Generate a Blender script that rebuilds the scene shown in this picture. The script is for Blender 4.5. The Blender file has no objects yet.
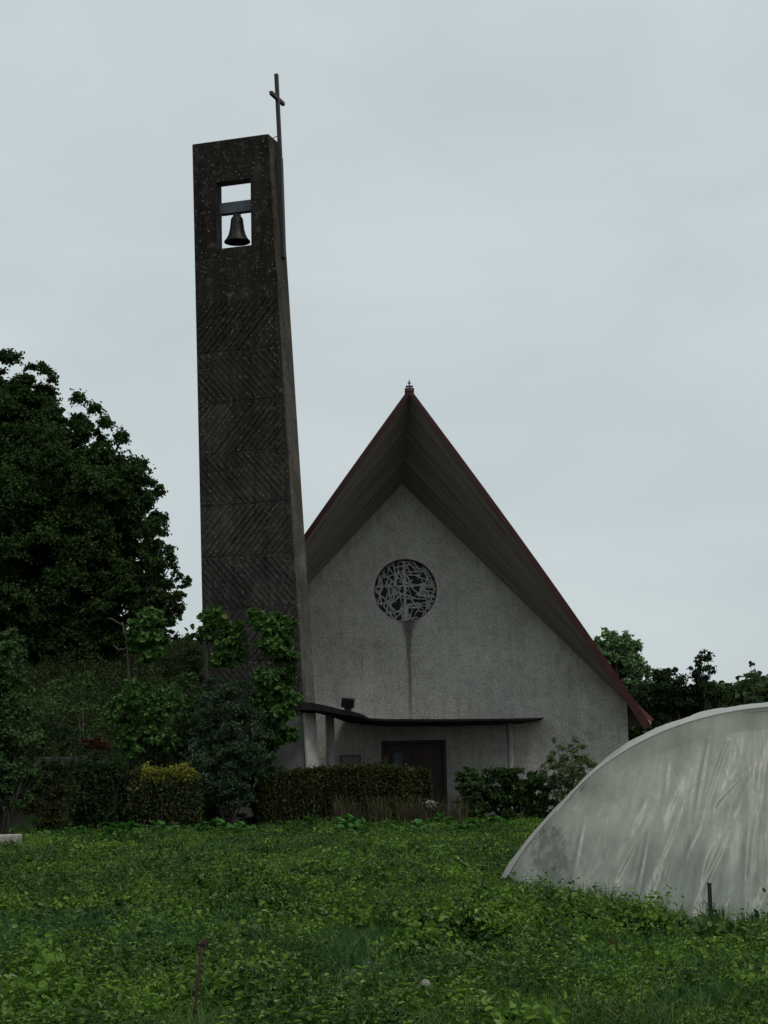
import bpy, bmesh, math, random
import numpy as np
from mathutils import Vector, Matrix

random.seed(7)
RNG = np.random.default_rng(11)
scene = bpy.context.scene
COL = scene.collection
R = math.radians
PI = math.pi

# ------------------------------------------------------------------ camera
F = 1800.0                      # focal length in pixels of a 768 x 1024 frame
PITCH = math.atan(254 / F)
ROLL = R(1.3)
EYE = Vector((0, 0, 1.6))
_f = Vector((0, math.cos(PITCH), math.sin(PITCH)))
_r0 = Vector((1, 0, 0)); _u0 = Vector((0, -math.sin(PITCH), math.cos(PITCH)))
CR = _r0 * math.cos(ROLL) - _u0 * math.sin(ROLL)
CU = _u0 * math.cos(ROLL) + _r0 * math.sin(ROLL)

def ray(px, py):
    return _f * F + CR * (px - 384) - CU * (py - 512)

def P(px, py, Y):
    d = ray(px, py)
    return EYE + d * (Y / d.y)

def plane_hit(px, py, p0, n):
    d = ray(px, py)
    return EYE + d * ((p0 - EYE).dot(n) / d.dot(n))

cam = bpy.data.cameras.new('camera')
cam.sensor_fit = 'VERTICAL'; cam.sensor_height = 36.0; cam.sensor_width = 36.0
cam.lens = 36.0 * F / 1024
cam.clip_start = 0.1; cam.clip_end = 5000
camo = bpy.data.objects.new('camera', cam); COL.objects.link(camo)
m = Matrix((CR, CU, -_f)).transposed().to_4x4(); m.translation = EYE
camo.matrix_world = m
scene.camera = camo

# ------------------------------------------------------------------ noise
def vnoise(x, y, seed=0):
    x = np.asarray(x, float); y = np.asarray(y, float)
    xi = np.floor(x).astype(np.int64); yi = np.floor(y).astype(np.int64)
    xf = x - xi; yf = y - yi
    def h(a, b):
        n = (a * 374761393 + b * 668265263 + seed * 974711) & 0xffffffff
        n = ((n ^ (n >> 13)) * 1274126177) & 0xffffffff
        return ((n ^ (n >> 16)) & 0xffff) / 65535.0
    u = xf * xf * (3 - 2 * xf); v = yf * yf * (3 - 2 * yf)
    return (h(xi, yi) * (1 - u) + h(xi + 1, yi) * u) * (1 - v) + (h(xi, yi + 1) * (1 - u) + h(xi + 1, yi + 1) * u) * v

def fbm(x, y, seed=0, o=3):
    s = 0; a = 0.5; t = 0
    for i in range(o):
        s = s + a * vnoise(np.asarray(x) * 2**i, np.asarray(y) * 2**i, seed + i); t += a; a *= .5
    return s / t

def sst(t):
    t = np.clip(t, 0, 1); return t * t * (3 - 2 * t)

def H(x, y):
    """terrain height"""
    x = np.asarray(x, float); y = np.asarray(y, float)
    h = 5.0 * sst((y - 48.5) / 30) * sst((-4.3 - x) / 4.5) + 1.5 * sst((y - 47.1) / 1.0) * sst((-5.6 - x) / 1.6)
    h = h + np.where(y > 78, (y - 78) * 0.02, 0) * sst((-4.3 - x) / 4.5)
    h = h + (fbm(x * .35, y * .35, 5) - .5) * .5 * sst((y - 49) / 6) * sst((-4.3 - x) / 4.5)
    h = h + (fbm(x * .8, y * .8, 9) - .5) * .10 * sst((46 - y) / 4)
    h = h - .30 * np.exp(-((x - 4.6) / 2.2) ** 2 - ((y - 18.0) / 2.8) ** 2)
    return h

def Hs(x, y): return float(H(np.array([x]), np.array([y]))[0])

# ------------------------------------------------------------------ materials
def new_mat(name):
    mt = bpy.data.materials.new(name); mt.use_nodes = True
    nt = mt.node_tree; nt.nodes.clear()
    out = nt.nodes.new('ShaderNodeOutputMaterial')
    return mt, nt, out

class NT:
    def __init__(s, name):
        s.mat, s.nt, s.out = new_mat(name)
    def n(s, typ, **kw):
        nd = s.nt.nodes.new('ShaderNode' + typ)
        for k, v in kw.items(): setattr(nd, k, v)
        return nd
    def l(s, a, b): s.nt.links.new(a, b)
    def coord(s, scale=(1, 1, 1), kind='Object'):
        tc = s.n('TexCoord'); mp = s.n('Mapping'); mp.inputs['Scale'].default_value = scale
        s.l(tc.outputs[kind], mp.inputs['Vector']); return mp.outputs['Vector']
    def noise(s, vec, scale, detail=4, rough=.6):
        nd = s.n('TexNoise'); nd.inputs['Scale'].default_value = scale
        nd.inputs['Detail'].default_value = detail; nd.inputs['Roughness'].default_value = rough
        s.l(vec, nd.inputs['Vector']); return nd.outputs['Fac']
    def voro(s, vec, scale):
        nd = s.n('TexVoronoi'); nd.inputs['Scale'].default_value = scale
        s.l(vec, nd.inputs['Vector']); return nd.outputs['Distance']
    def ramp(s, fac, stops, interp='LINEAR'):
        nd = s.n('ValToRGB'); cr = nd.color_ramp; cr.interpolation = interp
        while len(cr.elements) > 1: cr.elements.remove(cr.elements[-1])
        for i, (p, c) in enumerate(stops):
            e = cr.elements[0] if i == 0 else cr.elements.new(p)
            e.position = p
            e.color = (c, c, c, 1) if isinstance(c, (int, float)) else (*c, 1)
        s.l(fac, nd.inputs['Fac']); return nd.outputs['Color']
    def mix(s, fac, a, b, mode='MIX'):
        nd = s.n('MixRGB', blend_type=mode)
        for sock, v in zip(nd.inputs, (fac, a, b)):
            if hasattr(v, 'is_output'): s.l(v, sock)
            elif isinstance(v, (int, float)): sock.default_value = v
            else: sock.default_value = (*v, 1)
        return nd.outputs['Color']
    def math(s, op, a, b=None):
        nd = s.n('Math', operation=op)
        for sock, v in zip(nd.inputs, (a, b)):
            if v is None: continue
            if hasattr(v, 'is_output'): s.l(v, sock)
            else: sock.default_value = v
        return nd.outputs[0]
    def bump(s, h, strength=.3, dist=.02):
        nd = s.n('Bump'); nd.inputs['Strength'].default_value = strength; nd.inputs['Distance'].default_value = dist
        s.l(h, nd.inputs['Height']); return nd.outputs['Normal']
    def pbr(s, color, rough=.8, normal=None, metal=0, spec=.5):
        b = s.n('BsdfPrincipled')
        if hasattr(color, 'is_output'): s.l(color, b.inputs['Base Color'])
        else: b.inputs['Base Color'].default_value = (*color, 1)
        if hasattr(rough, 'is_output'): s.l(rough, b.inputs['Roughness'])
        else: b.inputs['Roughness'].default_value = rough
        b.inputs['Metallic'].default_value = metal
        b.inputs['Specular IOR Level'].default_value = spec
        if normal is not None: s.l(normal, b.inputs['Normal'])
        return b
    def done(s, shader):
        s.l(shader.outputs[0], s.out.inputs['Surface']); return s.mat

def simple_mat(name, c1, c2, scale=6, rough=.8, bump=.2, metal=0, detail=5, stretch=(1, 1, 1), spec=.4):
    t = NT(name); v = t.coord(stretch)
    f = t.noise(v, scale, detail)
    col = t.ramp(f, [(.3, c1), (.7, c2)])
    return t.done(t.pbr(col, rough, t.bump(f, bump, .02), metal, spec))

def leaf_mat(name, dark, light, other=None, rough=.6, trans=.22, spec=.14, oshare=.06):
    t = NT(name)
    g = t.n('NewGeometry')
    stops = [(0, dark), (.55, tuple((a + b) / 2 for a, b in zip(dark, light))), (1 - oshare - .04, light)]
    if other: stops += [(1 - oshare, other)]
    col = t.ramp(g.outputs['Random Per Island'], stops)
    v = t.coord(); big = t.noise(v, 1.1, 3)
    col = t.mix(1.0, col, t.ramp(big, [(.32, (.62, .68, .66)), (.68, (1.25, 1.2, 1.1))]), 'MULTIPLY')
    p = t.pbr(col, rough, None, 0, spec)
    tr = t.n('BsdfTranslucent'); t.l(t.mix(1, col, (1.15, 1.25, .7), 'MULTIPLY'), tr.inputs['Color'])
    mx = t.n('MixShader'); mx.inputs[0].default_value = trans
    t.l(p.outputs[0], mx.inputs[1]); t.l(tr.outputs[0], mx.inputs[2])
    return t.done(mx)

M = {}
# church
def m_render():
    t = NT('roughcast_render'); v = t.coord()
    big = t.noise(v, .55, 6, .7); mid = t.noise(v, 3.2, 6, .75); fine = t.noise(v, 15, 5, .75)
    col = t.ramp(big, [(.28, (.36, .345, .31)), (.5, (.455, .437, .395)), (.72, (.54, .52, .47))])
    col = t.mix(.75, col, t.ramp(mid, [(.3, .62), (.5, .95), (.75, 1.18)]), 'MULTIPLY')
    col = t.mix(.8, col, t.ramp(fine, [(.30, .45), (.5, 1.0), (.68, 1.3)]), 'MULTIPLY')
    # rain streaks
    vs = t.coord((3.2, 3.2, .22)); st = t.noise(vs, 1.6, 5, .65)
    col = t.mix(.3, col, t.ramp(st, [(.34, .58), (.56, 1.0)]), 'MULTIPLY')
    # algae and soot hanging from the round window
    tc = t.n('TexCoord'); sp = t.n('SeparateXYZ'); t.l(tc.outputs['Object'], sp.inputs[0])
    wob = t.noise(t.coord((1, 1, .8)), 2.2, 3)
    x = t.math('SUBTRACT', sp.outputs['X'], ROSE_LOCAL[0] + .06)
    x = t.math('ADD', x, t.math('MULTIPLY', t.math('SUBTRACT', wob, .5), .07))
    ax = t.math('ABSOLUTE', x)
    dz = t.math('SUBTRACT', ROSE_LOCAL[1] - .80, sp.outputs['Z'])   # positive below the window
    wid = t.math('ADD', t.math('MULTIPLY', t.math('POWER', 2.0, t.math('MULTIPLY', dz, -3.6)), .42), .07)
    inside = t.ramp(t.math('DIVIDE', ax, wid), [(.35, 1), (.95, 0)])
    rng = t.ramp(t.math('MULTIPLY', dz, .25), [(0.0, 1), (.45, .75), (.72, .45), (.85, 0)])
    neg = t.math('GREATER_THAN', dz, -.28)
    fac = t.math('MULTIPLY', t.math('MULTIPLY', inside, rng), neg)
    fac = t.math('MULTIPLY', fac, t.math('ADD', t.math('MULTIPLY', st, .8), .35))
    base_d = t.ramp(t.math('ADD', t.math('MULTIPLY', sp.outputs['Z'], .5), t.math('MULTIPLY', t.math('SUBTRACT', big, .5), .9)), [(.0, .75), (.55, 0)])
    col = t.mix(base_d, col, (.11, .115, .09))       # darker uneven band at the foot
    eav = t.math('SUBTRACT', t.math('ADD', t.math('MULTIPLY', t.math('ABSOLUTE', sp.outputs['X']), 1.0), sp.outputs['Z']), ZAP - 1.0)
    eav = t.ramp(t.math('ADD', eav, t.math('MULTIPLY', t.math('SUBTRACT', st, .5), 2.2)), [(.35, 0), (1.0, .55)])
    col = t.mix(eav, col, (.13, .13, .115))           # darker along the roof line, edge broken by streak noise
    col = t.mix(fac, col, (.028, .029, .024))
    h = t.math('ADD', t.math('MULTIPLY', fine, .8), mid)
    return t.done(t.pbr(col, .95, t.bump(h, .9, .05), 0, .2))

def m_soffit():
    t = NT('boarded_soffit')
    uv = t.n('UVMap'); sp = t.n('SeparateXYZ'); t.l(uv.outputs[0], sp.inputs[0])
    w = t.n('Mapping'); t.l(uv.outputs[0], w.inputs['Vector']); w.inputs['Scale'].default_value = (7.0, .35, 1)
    grain = t.noise(w.outputs[0], 1.0, 6, .7)
    br = t.math('MULTIPLY', sp.outputs['X'], 6.5)
    fr = t.math('FRACT', br); idx = t.math('FLOOR', br)
    wn = t.n('TexWhiteNoise', noise_dimensions='1D'); t.l(idx, wn.inputs['W'])
    gap = t.ramp(fr, [(0, .45), (.06, 1), (.94, 1), (1, .45)])
    col = t.ramp(grain, [(.25, (.10, .082, .070)), (.5, (.25, .21, .185)), (.8, (.42, .37, .335))])
    col = t.mix(.8, col, t.ramp(wn.outputs['Value'], [(0, .75), (1, 1.12)]), 'MULTIPLY')
    col = t.mix(1, col, gap, 'MULTIPLY')
    return t.done(t.pbr(col, .85, t.bump(gap, .5, .02), 0, .3))

M['soffit'] = m_soffit()
M['fascia'] = simple_mat('weathered_red_paint', (.036, .013, .012), (.070, .021, .019), 3.5, .55, .12)
M['roofing'] = simple_mat('dark_red_roofing', (.07, .022, .02), (.12, .04, .035), 5, .7, .3)
M['lattice'] = simple_mat('weathered_cast_concrete', (.27, .26, .235), (.44, .43, .39), 9, .9, .4)
M['dark_glass'] = simple_mat('dark_glass', (.003, .004, .005), (.008, .009, .010), 8, .3, .05, spec=.12)
M['door'] = simple_mat('dark_oxblood_paint', (.022, .006, .006), (.04, .012, .011), 6, .5, .15, stretch=(6, 6, .6))
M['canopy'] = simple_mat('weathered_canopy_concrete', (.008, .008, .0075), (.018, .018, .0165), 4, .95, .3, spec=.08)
M['post'] = simple_mat('pale_grey_painted_post', (.17, .17, .155), (.26, .255, .235), 8, .75, .1)
M['black'] = simple_mat('black_metal', (.006, .006, .007), (.014, .014, .015), 14, .5, .1)
M['step'] = simple_mat('grey_stone_step', (.14, .135, .12), (.24, .235, .22), 7, .9, .4)
M['paper'] = simple_mat('faded_paper', (.16, .16, .15), (.24, .24, .22), 20, .8, .02)
M['boardback'] = simple_mat('weathered_board', (.07, .06, .05), (.11, .10, .08), 10, .8, .1)
M['poster_blue'] = simple_mat('faded_blue_paper', (.05, .10, .14), (.10, .16, .20), 14, .8, .02)

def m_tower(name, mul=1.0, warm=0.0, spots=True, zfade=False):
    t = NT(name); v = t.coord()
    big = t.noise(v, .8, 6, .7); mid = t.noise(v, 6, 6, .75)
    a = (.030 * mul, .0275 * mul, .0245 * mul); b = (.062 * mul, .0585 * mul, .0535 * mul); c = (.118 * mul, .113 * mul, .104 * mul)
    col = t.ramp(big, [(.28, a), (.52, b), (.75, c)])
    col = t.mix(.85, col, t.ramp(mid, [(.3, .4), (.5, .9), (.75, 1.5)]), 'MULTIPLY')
    vs = t.coord((3, 3, .25)); st = t.noise(vs, 1.5, 5)
    col = t.mix(.7, col, t.ramp(st, [(.36, .5), (.6, 1.1)]), 'MULTIPLY')
    if zfade:
        tc = t.n('TexCoord'); sp = t.n('SeparateXYZ'); t.l(tc.outputs['Object'], sp.inputs[0])
        zz = t.math('ADD', t.math('MULTIPLY', sp.outputs['Z'], 1 / 18.5), t.math('MULTIPLY', t.math('SUBTRACT', big, .5), .5))
        col = t.mix(1, col, t.ramp(zz, [(.15, (1.35, 1.35, 1.33)), (.55, (1.0, .97, .93)), (.85, (.50, .46, .41))]), 'MULTIPLY')   # black algae crust at the head
        pale = t.noise(v, 4.2, 6, .8)
        col = t.mix(t.ramp(pale, [(.56, 0), (.70, .5)]), col, (.15, .145, .125))
    if warm:
        moss = t.noise(v, 2.3, 5, .7)
        col = t.mix(t.ramp(moss, [(.46, 0), (.66, warm)]), col, (.085, .075, .035))
    if spots:
        d = t.voro(v, 9.0); gate = t.noise(v, 1.9, 4, .7)
        sp = t.math('MULTIPLY', t.ramp(d, [(.10, 1), (.20, 0)]), t.ramp(gate, [(.44, 0), (.54, 1)]))
        d2 = t.voro(v, 19.0)
        sp2 = t.math('MULTIPLY', t.ramp(d2, [(.13, 1), (.22, 0)]), t.ramp(t.noise(v, 3.1, 3), [(.52, 0), (.6, .8)]))
        col = t.mix(t.math('MAXIMUM', sp, sp2), col, (.19, .185, .16))
    return t.done(t.pbr(col, .95, t.bump(mid, .7, .03), 0, .15))

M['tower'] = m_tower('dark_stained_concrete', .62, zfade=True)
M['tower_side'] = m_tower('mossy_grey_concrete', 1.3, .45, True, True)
M['tower_plinth'] = simple_mat('smooth_grey_plinth_render', (.10, .10, .096), (.165, .165, .157), 4, .9, .25)
M['quoin'] = simple_mat('pale_concrete_edge', (.26, .255, .235), (.40, .39, .36), 5, .9, .35)
M['beam'] = simple_mat('blue_grey_steel', (.045, .05, .058), (.08, .088, .10), 8, .6, .15)
M['bronze'] = simple_mat('old_bronze', (.008, .009, .0085), (.022, .023, .02), 12, .5, .15, metal=.6)
M['steel'] = simple_mat('dark_weathered_steel', (.022, .02, .018), (.05, .045, .04), 16, .6, .2, metal=.3)

# vegetation
M['weed'] = leaf_mat('fresh_green_weed_leaves', (0.047, 0.107, 0.014), (0.145, 0.252, 0.037), (.17, .24, .09))
M['weed2'] = leaf_mat('deep_green_weed_leaves', (0.021, 0.055, 0.012), (0.059, 0.114, 0.027), (.13, .18, .08))
M['grass'] = leaf_mat('grass_blades', (0.036, 0.089, 0.015), (0.103, 0.176, 0.036), (.20, .19, .10), oshare=.07)
M['hillgrass'] = leaf_mat('rough_hill_grass', (0.020, 0.036, 0.011), (0.056, 0.087, 0.025), (.06, .055, .025), oshare=.12)
M['leek'] = leaf_mat('blue_green_leek_leaves', (0.020, 0.073, 0.028), (0.050, 0.127, 0.049))
M['cabbage'] = leaf_mat('blue_green_cabbage_leaves', (.022, .066, .030), (.052, .118, .056))
M['squash'] = leaf_mat('broad_green_vegetable_leaves', (0.022, 0.084, 0.014), (0.068, 0.189, 0.035))
M['dock'] = leaf_mat('dull_broad_weed_leaves', (0.018, 0.051, 0.014), (0.050, 0.100, 0.034), (.10, .14, .08))
M['bigtree'] = leaf_mat('dark_tree_leaves', (0.014, 0.034, 0.010), (0.043, 0.080, 0.019), (.045, .07, .02))
M['paletree'] = leaf_mat('grey_green_tree_leaves', (0.087, 0.160, 0.079), (0.197, 0.297, 0.142), (.10, .13, .09))
M['darkbush'] = leaf_mat('dark_bush_leaves', (.012, .028, .010), (.032, .058, .020))
M['farwood'] = leaf_mat('far_wood_leaves', (.024, .045, .018), (.055, .085, .035))
M['vine'] = leaf_mat('vine_leaves', (0.031, 0.078, 0.020), (0.082, 0.167, 0.044), (.10, .13, .04), oshare=.05)
M['lilac'] = leaf_mat('grey_green_shrub_leaves', (0.022, 0.046, 0.024), (0.059, 0.100, 0.054), (.09, .11, .075))
M['hedge'] = leaf_mat('box_hedge_leaves', (0.019, 0.029, 0.008), (0.053, 0.062, 0.015), (.07, .06, .03))
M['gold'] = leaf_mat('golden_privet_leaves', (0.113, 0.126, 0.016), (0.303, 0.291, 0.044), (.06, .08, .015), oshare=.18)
M['goldlow'] = leaf_mat('dark_green_privet_leaves', (.022, .034, .010), (.055, .068, .024), (.15, .15, .09), oshare=.1)  # dark green leaves of the privet below its golden top
M['laurel'] = leaf_mat('glossy_laurel_leaves', (0.018, 0.042, 0.013), (0.052, 0.088, 0.026), (.07, .09, .03), rough=.4)
M['willow'] = leaf_mat('olive_willow_leaves', (0.065, 0.095, 0.039), (0.138, 0.170, 0.078), (.16, .17, .11))
M['edge'] = leaf_mat('mid_green_hedgerow_leaves', (0.027, 0.063, 0.021), (0.075, 0.132, 0.045), (.10, .13, .06))
M['slope'] = leaf_mat('dull_slope_weed_leaves', (0.010, 0.019, 0.006), (0.034, 0.054, 0.016), (.09, .10, .04))
M['rustfern'] = leaf_mat('dead_brown_fern', (.045, .018, .012), (.12, .05, .034), (.15, .09, .06))
M['straw'] = leaf_mat('dry_straw_stems', (.045, .036, .02), (.11, .095, .06), (.17, .16, .11))
M['petal'] = leaf_mat('white_petals', (.35, .35, .34), (.55, .55, .53))
M['bark'] = simple_mat('grey_brown_bark', (.022, .018, .014), (.06, .052, .042), 9, .95, .6, stretch=(3, 3, .7))
M['palebark'] = simple_mat('pale_dead_wood', (.035, .032, .026), (.075, .07, .06), 9, .95, .5, stretch=(3, 3, .5))
M['redbark'] = simple_mat('red_brown_bark', (.022, .012, .008), (.045, .022, .015), 9, .95, .6, stretch=(3, 3, .5))
M['rust'] = simple_mat('rusty_iron', (.016, .009, .006), (.05, .022, .014), 30, .95, .6)
M['stone'] = simple_mat('pale_limestone_block', (.18, .17, .145), (.34, .32, .28), 6, .95, .6)
M['wallstone'] = simple_mat('mossy_grey_stone', (.03, .032, .026), (.085, .085, .075), 7, .95, .6)

def m_soil():
    t = NT('garden_soil_and_moss'); v = t.coord()
    a = t.noise(v, 1.2, 6, .7); b = t.noise(v, 14, 5, .7)
    col = t.ramp(a, [(.35, (.014, .012, .009)), (.5, (.016, .022, .010)), (.68, (.022, .036, .012))])
    col = t.mix(.6, col, t.ramp(b, [(.3, .5), (.7, 1.3)]), 'MULTIPLY')
    return t.done(t.pbr(col, .95, t.bump(b, .6, .05), 0, .2))
M['soil'] = m_soil()
M['path'] = simple_mat('gravel_path', (.05, .048, .042), (.10, .096, .086), 40, .95, .6)

def m_plastic(name, trans_share, clear, dirt=.5, dark_patches=False, C_A=(.46, .46, .42), C_B=(.60, .595, .55)):
    t = NT(name); v = t.coord()
    big = t.noise(v, .9, 5, .65); fine = t.noise(v, 9, 5, .7)
    tc = t.n('TexCoord'); sp = t.n('SeparateXYZ'); t.l(tc.outputs['Object'], sp.inputs[0])
    col = t.ramp(big, [(.3, C_A), (.7, C_B)])
    col = t.mix(.5, col, t.ramp(fine, [(.3, .75), (.7, 1.12)]), 'MULTIPLY')
    # algae film creeping up from the soil
    zz = t.math('ADD', sp.outputs['Z'], t.math('MULTIPLY', t.math('SUBTRACT', big, .5), 1.6))
    alg = t.ramp(zz, [(0.0, dirt), (.45, dirt * .6), (1.0, .08)])
    alg = t.math('MULTIPLY', alg, t.math('ADD', fine, .35))
    col = t.mix(alg, col, (.13, .165, .135))
    vs = t.coord((2.5, 2.5, .3)); st = t.noise(vs, 2.0, 5)
    col = t.mix(.5, col, t.ramp(st, [(.35, .72), (.6, 1.05)]), 'MULTIPLY')
    if dark_patches:
        # darkness of plants behind the film, painted into the colour near the left corner
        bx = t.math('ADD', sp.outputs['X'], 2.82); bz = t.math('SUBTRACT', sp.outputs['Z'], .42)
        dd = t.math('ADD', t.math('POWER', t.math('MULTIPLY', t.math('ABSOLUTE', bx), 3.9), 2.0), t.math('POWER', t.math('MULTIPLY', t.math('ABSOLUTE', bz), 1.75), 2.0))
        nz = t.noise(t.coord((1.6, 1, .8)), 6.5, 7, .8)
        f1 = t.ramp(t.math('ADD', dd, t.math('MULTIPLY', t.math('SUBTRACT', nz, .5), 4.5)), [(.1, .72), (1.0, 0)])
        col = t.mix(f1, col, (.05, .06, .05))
        big2 = t.noise(t.coord((1.4, 1.4, .8)), 1.6, 5, .7)
        col = t.mix(t.math('MULTIPLY', t.ramp(big2, [(.45, 0), (.68, .55)]), t.ramp(zz, [(0, 1), (.9, .15)])), col, (.16, .20, .17))
    p = t.pbr(col, .42, t.bump(fine, .12, .02), 0, .45)
    tr = t.n('BsdfTranslucent'); t.l(col, tr.inputs['Color'])
    mx = t.n('MixShader'); mx.inputs[0].default_value = trans_share
    t.l(p.outputs[0], mx.inputs[1]); t.l(tr.outputs[0], mx.inputs[2])
    tp = t.n('BsdfTransparent'); tp.inputs[0].default_value = (.9, .93, .9, 1)
    m2 = t.n('MixShader'); m2.inputs[0].default_value = clear
    t.l(mx.outputs[0], m2.inputs[1]); t.l(tp.outputs[0], m2.inputs[2])
    return t.done(m2)
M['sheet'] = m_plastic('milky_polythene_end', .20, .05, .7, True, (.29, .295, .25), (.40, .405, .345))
M['cover'] = m_plastic('milky_polythene_cover', .30, .04, .3)
M['hoop'] = simple_mat('galvanised_tube', (.16, .165, .17), (.26, .265, .27), 20, .5, .05, metal=.5)
M['rope'] = simple_mat('pale_rope', (.3, .3, .28), (.42, .42, .4), 30, .9, .1)

# ------------------------------------------------------------------ object helpers
ORG = {}
def tag(o, label, cat, group=None, kind=None):
    o['label'] = label; o['category'] = cat
    if group: o['group'] = group
    if kind: o['kind'] = kind
    return o

def thing(name, label, cat, loc, group=None):
    o = bpy.data.objects.new(name, None); COL.objects.link(o)
    o.empty_display_size = .2
    o.location = loc; ORG[o.name] = Vector(loc)
    return tag(o, label, cat, group)

def _link(name, me, mat, parent, loc):
    o = bpy.data.objects.new(name, me); COL.objects.link(o)
    me.name = name
    if mat is not None: me.materials.append(mat)
    if parent is not None:
        o.parent = parent; ORG[o.name] = ORG[parent.name]
    else:
        o.location = loc; ORG[o.name] = Vector(loc)
    return o

def obj_np(name, V, faces, mat, parent=None, loc=(0, 0, 0), smooth=False):
    """V (n,3) world coordinates, faces (m,4) int array"""
    org = ORG[parent.name] if parent is not None else Vector(loc)
    V = np.asarray(V, np.float32) - np.array(org, np.float32)
    fa = np.asarray(faces, np.int32)
    me = bpy.data.meshes.new(name)
    me.vertices.add(len(V)); me.vertices.foreach_set('co', V.ravel())
    k = fa.shape[1]
    me.loops.add(fa.size); me.loops.foreach_set('vertex_index', fa.ravel())
    me.polygons.add(len(fa))
    me.polygons.foreach_set('loop_start', np.arange(0, fa.size, k, dtype=np.int32))
    me.polygons.foreach_set('use_smooth', np.full(len(fa), smooth, dtype=bool))
    me.update(calc_edges=True)
    return _link(name, me, mat, parent, loc)

class MB:
    """collects shapes in world coordinates; build() links them as one mesh"""
    def __init__(s): s.v = []; s.f = []
    def add(s, vs, fs):
        b = len(s.v); s.v += [tuple(v) for v in vs]; s.f += [[i + b for i in f] for f in fs]; return s
    def box(s, c, d, rz=0, ax=None):
        c = Vector(c); out = []
        X, Y, Z = ax if ax else (Vector((math.cos(rz), math.sin(rz), 0)), Vector((-math.sin(rz), math.cos(rz), 0)), Vector((0, 0, 1)))
        for k in (-1, 1):
            for j in (-1, 1):
                for i in (-1, 1):
                    out.append(c + X * (i * d[0] / 2) + Y * (j * d[1] / 2) + Z * (k * d[2] / 2))
        return s.add(out, [[0, 2, 3, 1], [4, 5, 7, 6], [0, 1, 5, 4], [1, 3, 7, 5], [3, 2, 6, 7], [2, 0, 4, 6]])
    def tube(s, pts, rads, n=8, caps=True):
        pts = [Vector(p) for p in pts]
        if isinstance(rads, (int, float)): rads = [rads] * len(pts)
        rings = []; prev = None
        for i, p in enumerate(pts):
            d = (pts[min(i + 1, len(pts) - 1)] - pts[max(i - 1, 0)]).normalized()
            a = Vector((0, 0, 1)) if abs(d.z) < .9 else Vector((1, 0, 0))
            u = d.cross(a).normalized() if prev is None else (prev - d * prev.dot(d)).normalized()
            prev = u; w = d.cross(u)
            rings.append([p + (u * math.cos(2 * PI * k / n) + w * math.sin(2 * PI * k / n)) * rads[i] for k in range(n)])
        vs = [v for r in rings for v in r]; fs = []
        for i in range(len(pts) - 1):
            for k in range(n):
                fs.append([i * n + k, i * n + (k + 1) % n, (i + 1) * n + (k + 1) % n, (i + 1) * n + k])
        if caps:
            fs.append(list(range(n))[::-1]); fs.append([(len(pts) - 1) * n + k for k in range(n)])
        return s.add(vs, fs)
    def lathe(s, c, prof, n=24):
        c = Vector(c); vs = []; fs = []
        for r, z in prof:
            for k in range(n):
                vs.append(c + Vector((r * math.cos(2 * PI * k / n), r * math.sin(2 * PI * k / n), z)))
        for i in range(len(prof) - 1):
            for k in range(n):
                fs.append([i * n + k, i * n + (k + 1) % n, (i + 1) * n + (k + 1) % n, (i + 1) * n + k])
        return s.add(vs, fs)
    def prism(s, poly, off):
        """poly: list of points (planar), off: extrusion vector"""
        n = len(poly); off = Vector(off); vs = [Vector(p) for p in poly] + [Vector(p) + off for p in poly]
        fs = [list(range(n)), [n + i for i in range(n)][::-1]] + [[i, n + i, n + (i + 1) % n, (i + 1) % n] for i in range(n)]
        return s.add(vs, fs)
    def build(s, name, mat, parent=None, loc=(0, 0, 0), smooth=False, bevel=0):
        org = ORG[parent.name] if parent is not None else Vector(loc)
        me = bpy.data.meshes.new(name)
        me.from_pydata([tuple(Vector(v) - org) for v in s.v], [], s.f)
        bm = bmesh.new(); bm.from_mesh(me)
        bmesh.ops.recalc_face_normals(bm, faces=bm.faces)
        if bevel:
            es = [e for e in bm.edges if len(e.link_faces) == 2 and e.calc_face_angle(0) > .6]
            bmesh.ops.bevel(bm, geom=es, offset=bevel, segments=2, affect='EDGES', profile=.6)
        bm.to_mesh(me); bm.free()
        if smooth:
            for p in me.polygons: p.use_smooth = True
        me.update()
        return _link(name, me, mat, parent, loc)

# ------------------------------------------------------------------ leaves and blades (numpy)
def unit(a): return a / np.maximum(np.linalg.norm(a, axis=-1, keepdims=True), 1e-9)

def leaves(Pp, Nn, L, W, fold=.25, droop=.15, dirs=None):
    """one bent two-quad leaf at each point"""
    n = len(Pp); Nn = unit(Nn)
    t = dirs if dirs is not None else RNG.normal(size=(n, 3))
    t = unit(t - Nn * np.sum(t * Nn, 1, keepdims=True))
    b = np.cross(Nn, t)
    L = np.broadcast_to(np.asarray(L, float), (n,))[:, None]; W = np.broadcast_to(np.asarray(W, float), (n,))[:, None]
    base = Pp - t * L * .5
    tip = Pp + t * L * .5 - Nn * L * droop
    l1 = Pp - t * L * .22 + b * W * .5 + Nn * W * fold; l2 = Pp + t * L * .2 + b * W * .42 + Nn * W * fold - Nn * L * droop * .4
    r1 = Pp - t * L * .22 - b * W * .5 + Nn * W * fold; r2 = Pp + t * L * .2 - b * W * .42 + Nn * W * fold - Nn * L * droop * .4
    V = np.stack([base, r1, r2, tip, l2, l1], 1).reshape(-1, 3)
    i = np.arange(n)[:, None] * 6
    Q = np.stack([i + np.array([0, 1, 2, 3]), i + np.array([0, 3, 4, 5])], 1).reshape(-1, 4)
    return V, Q

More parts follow.
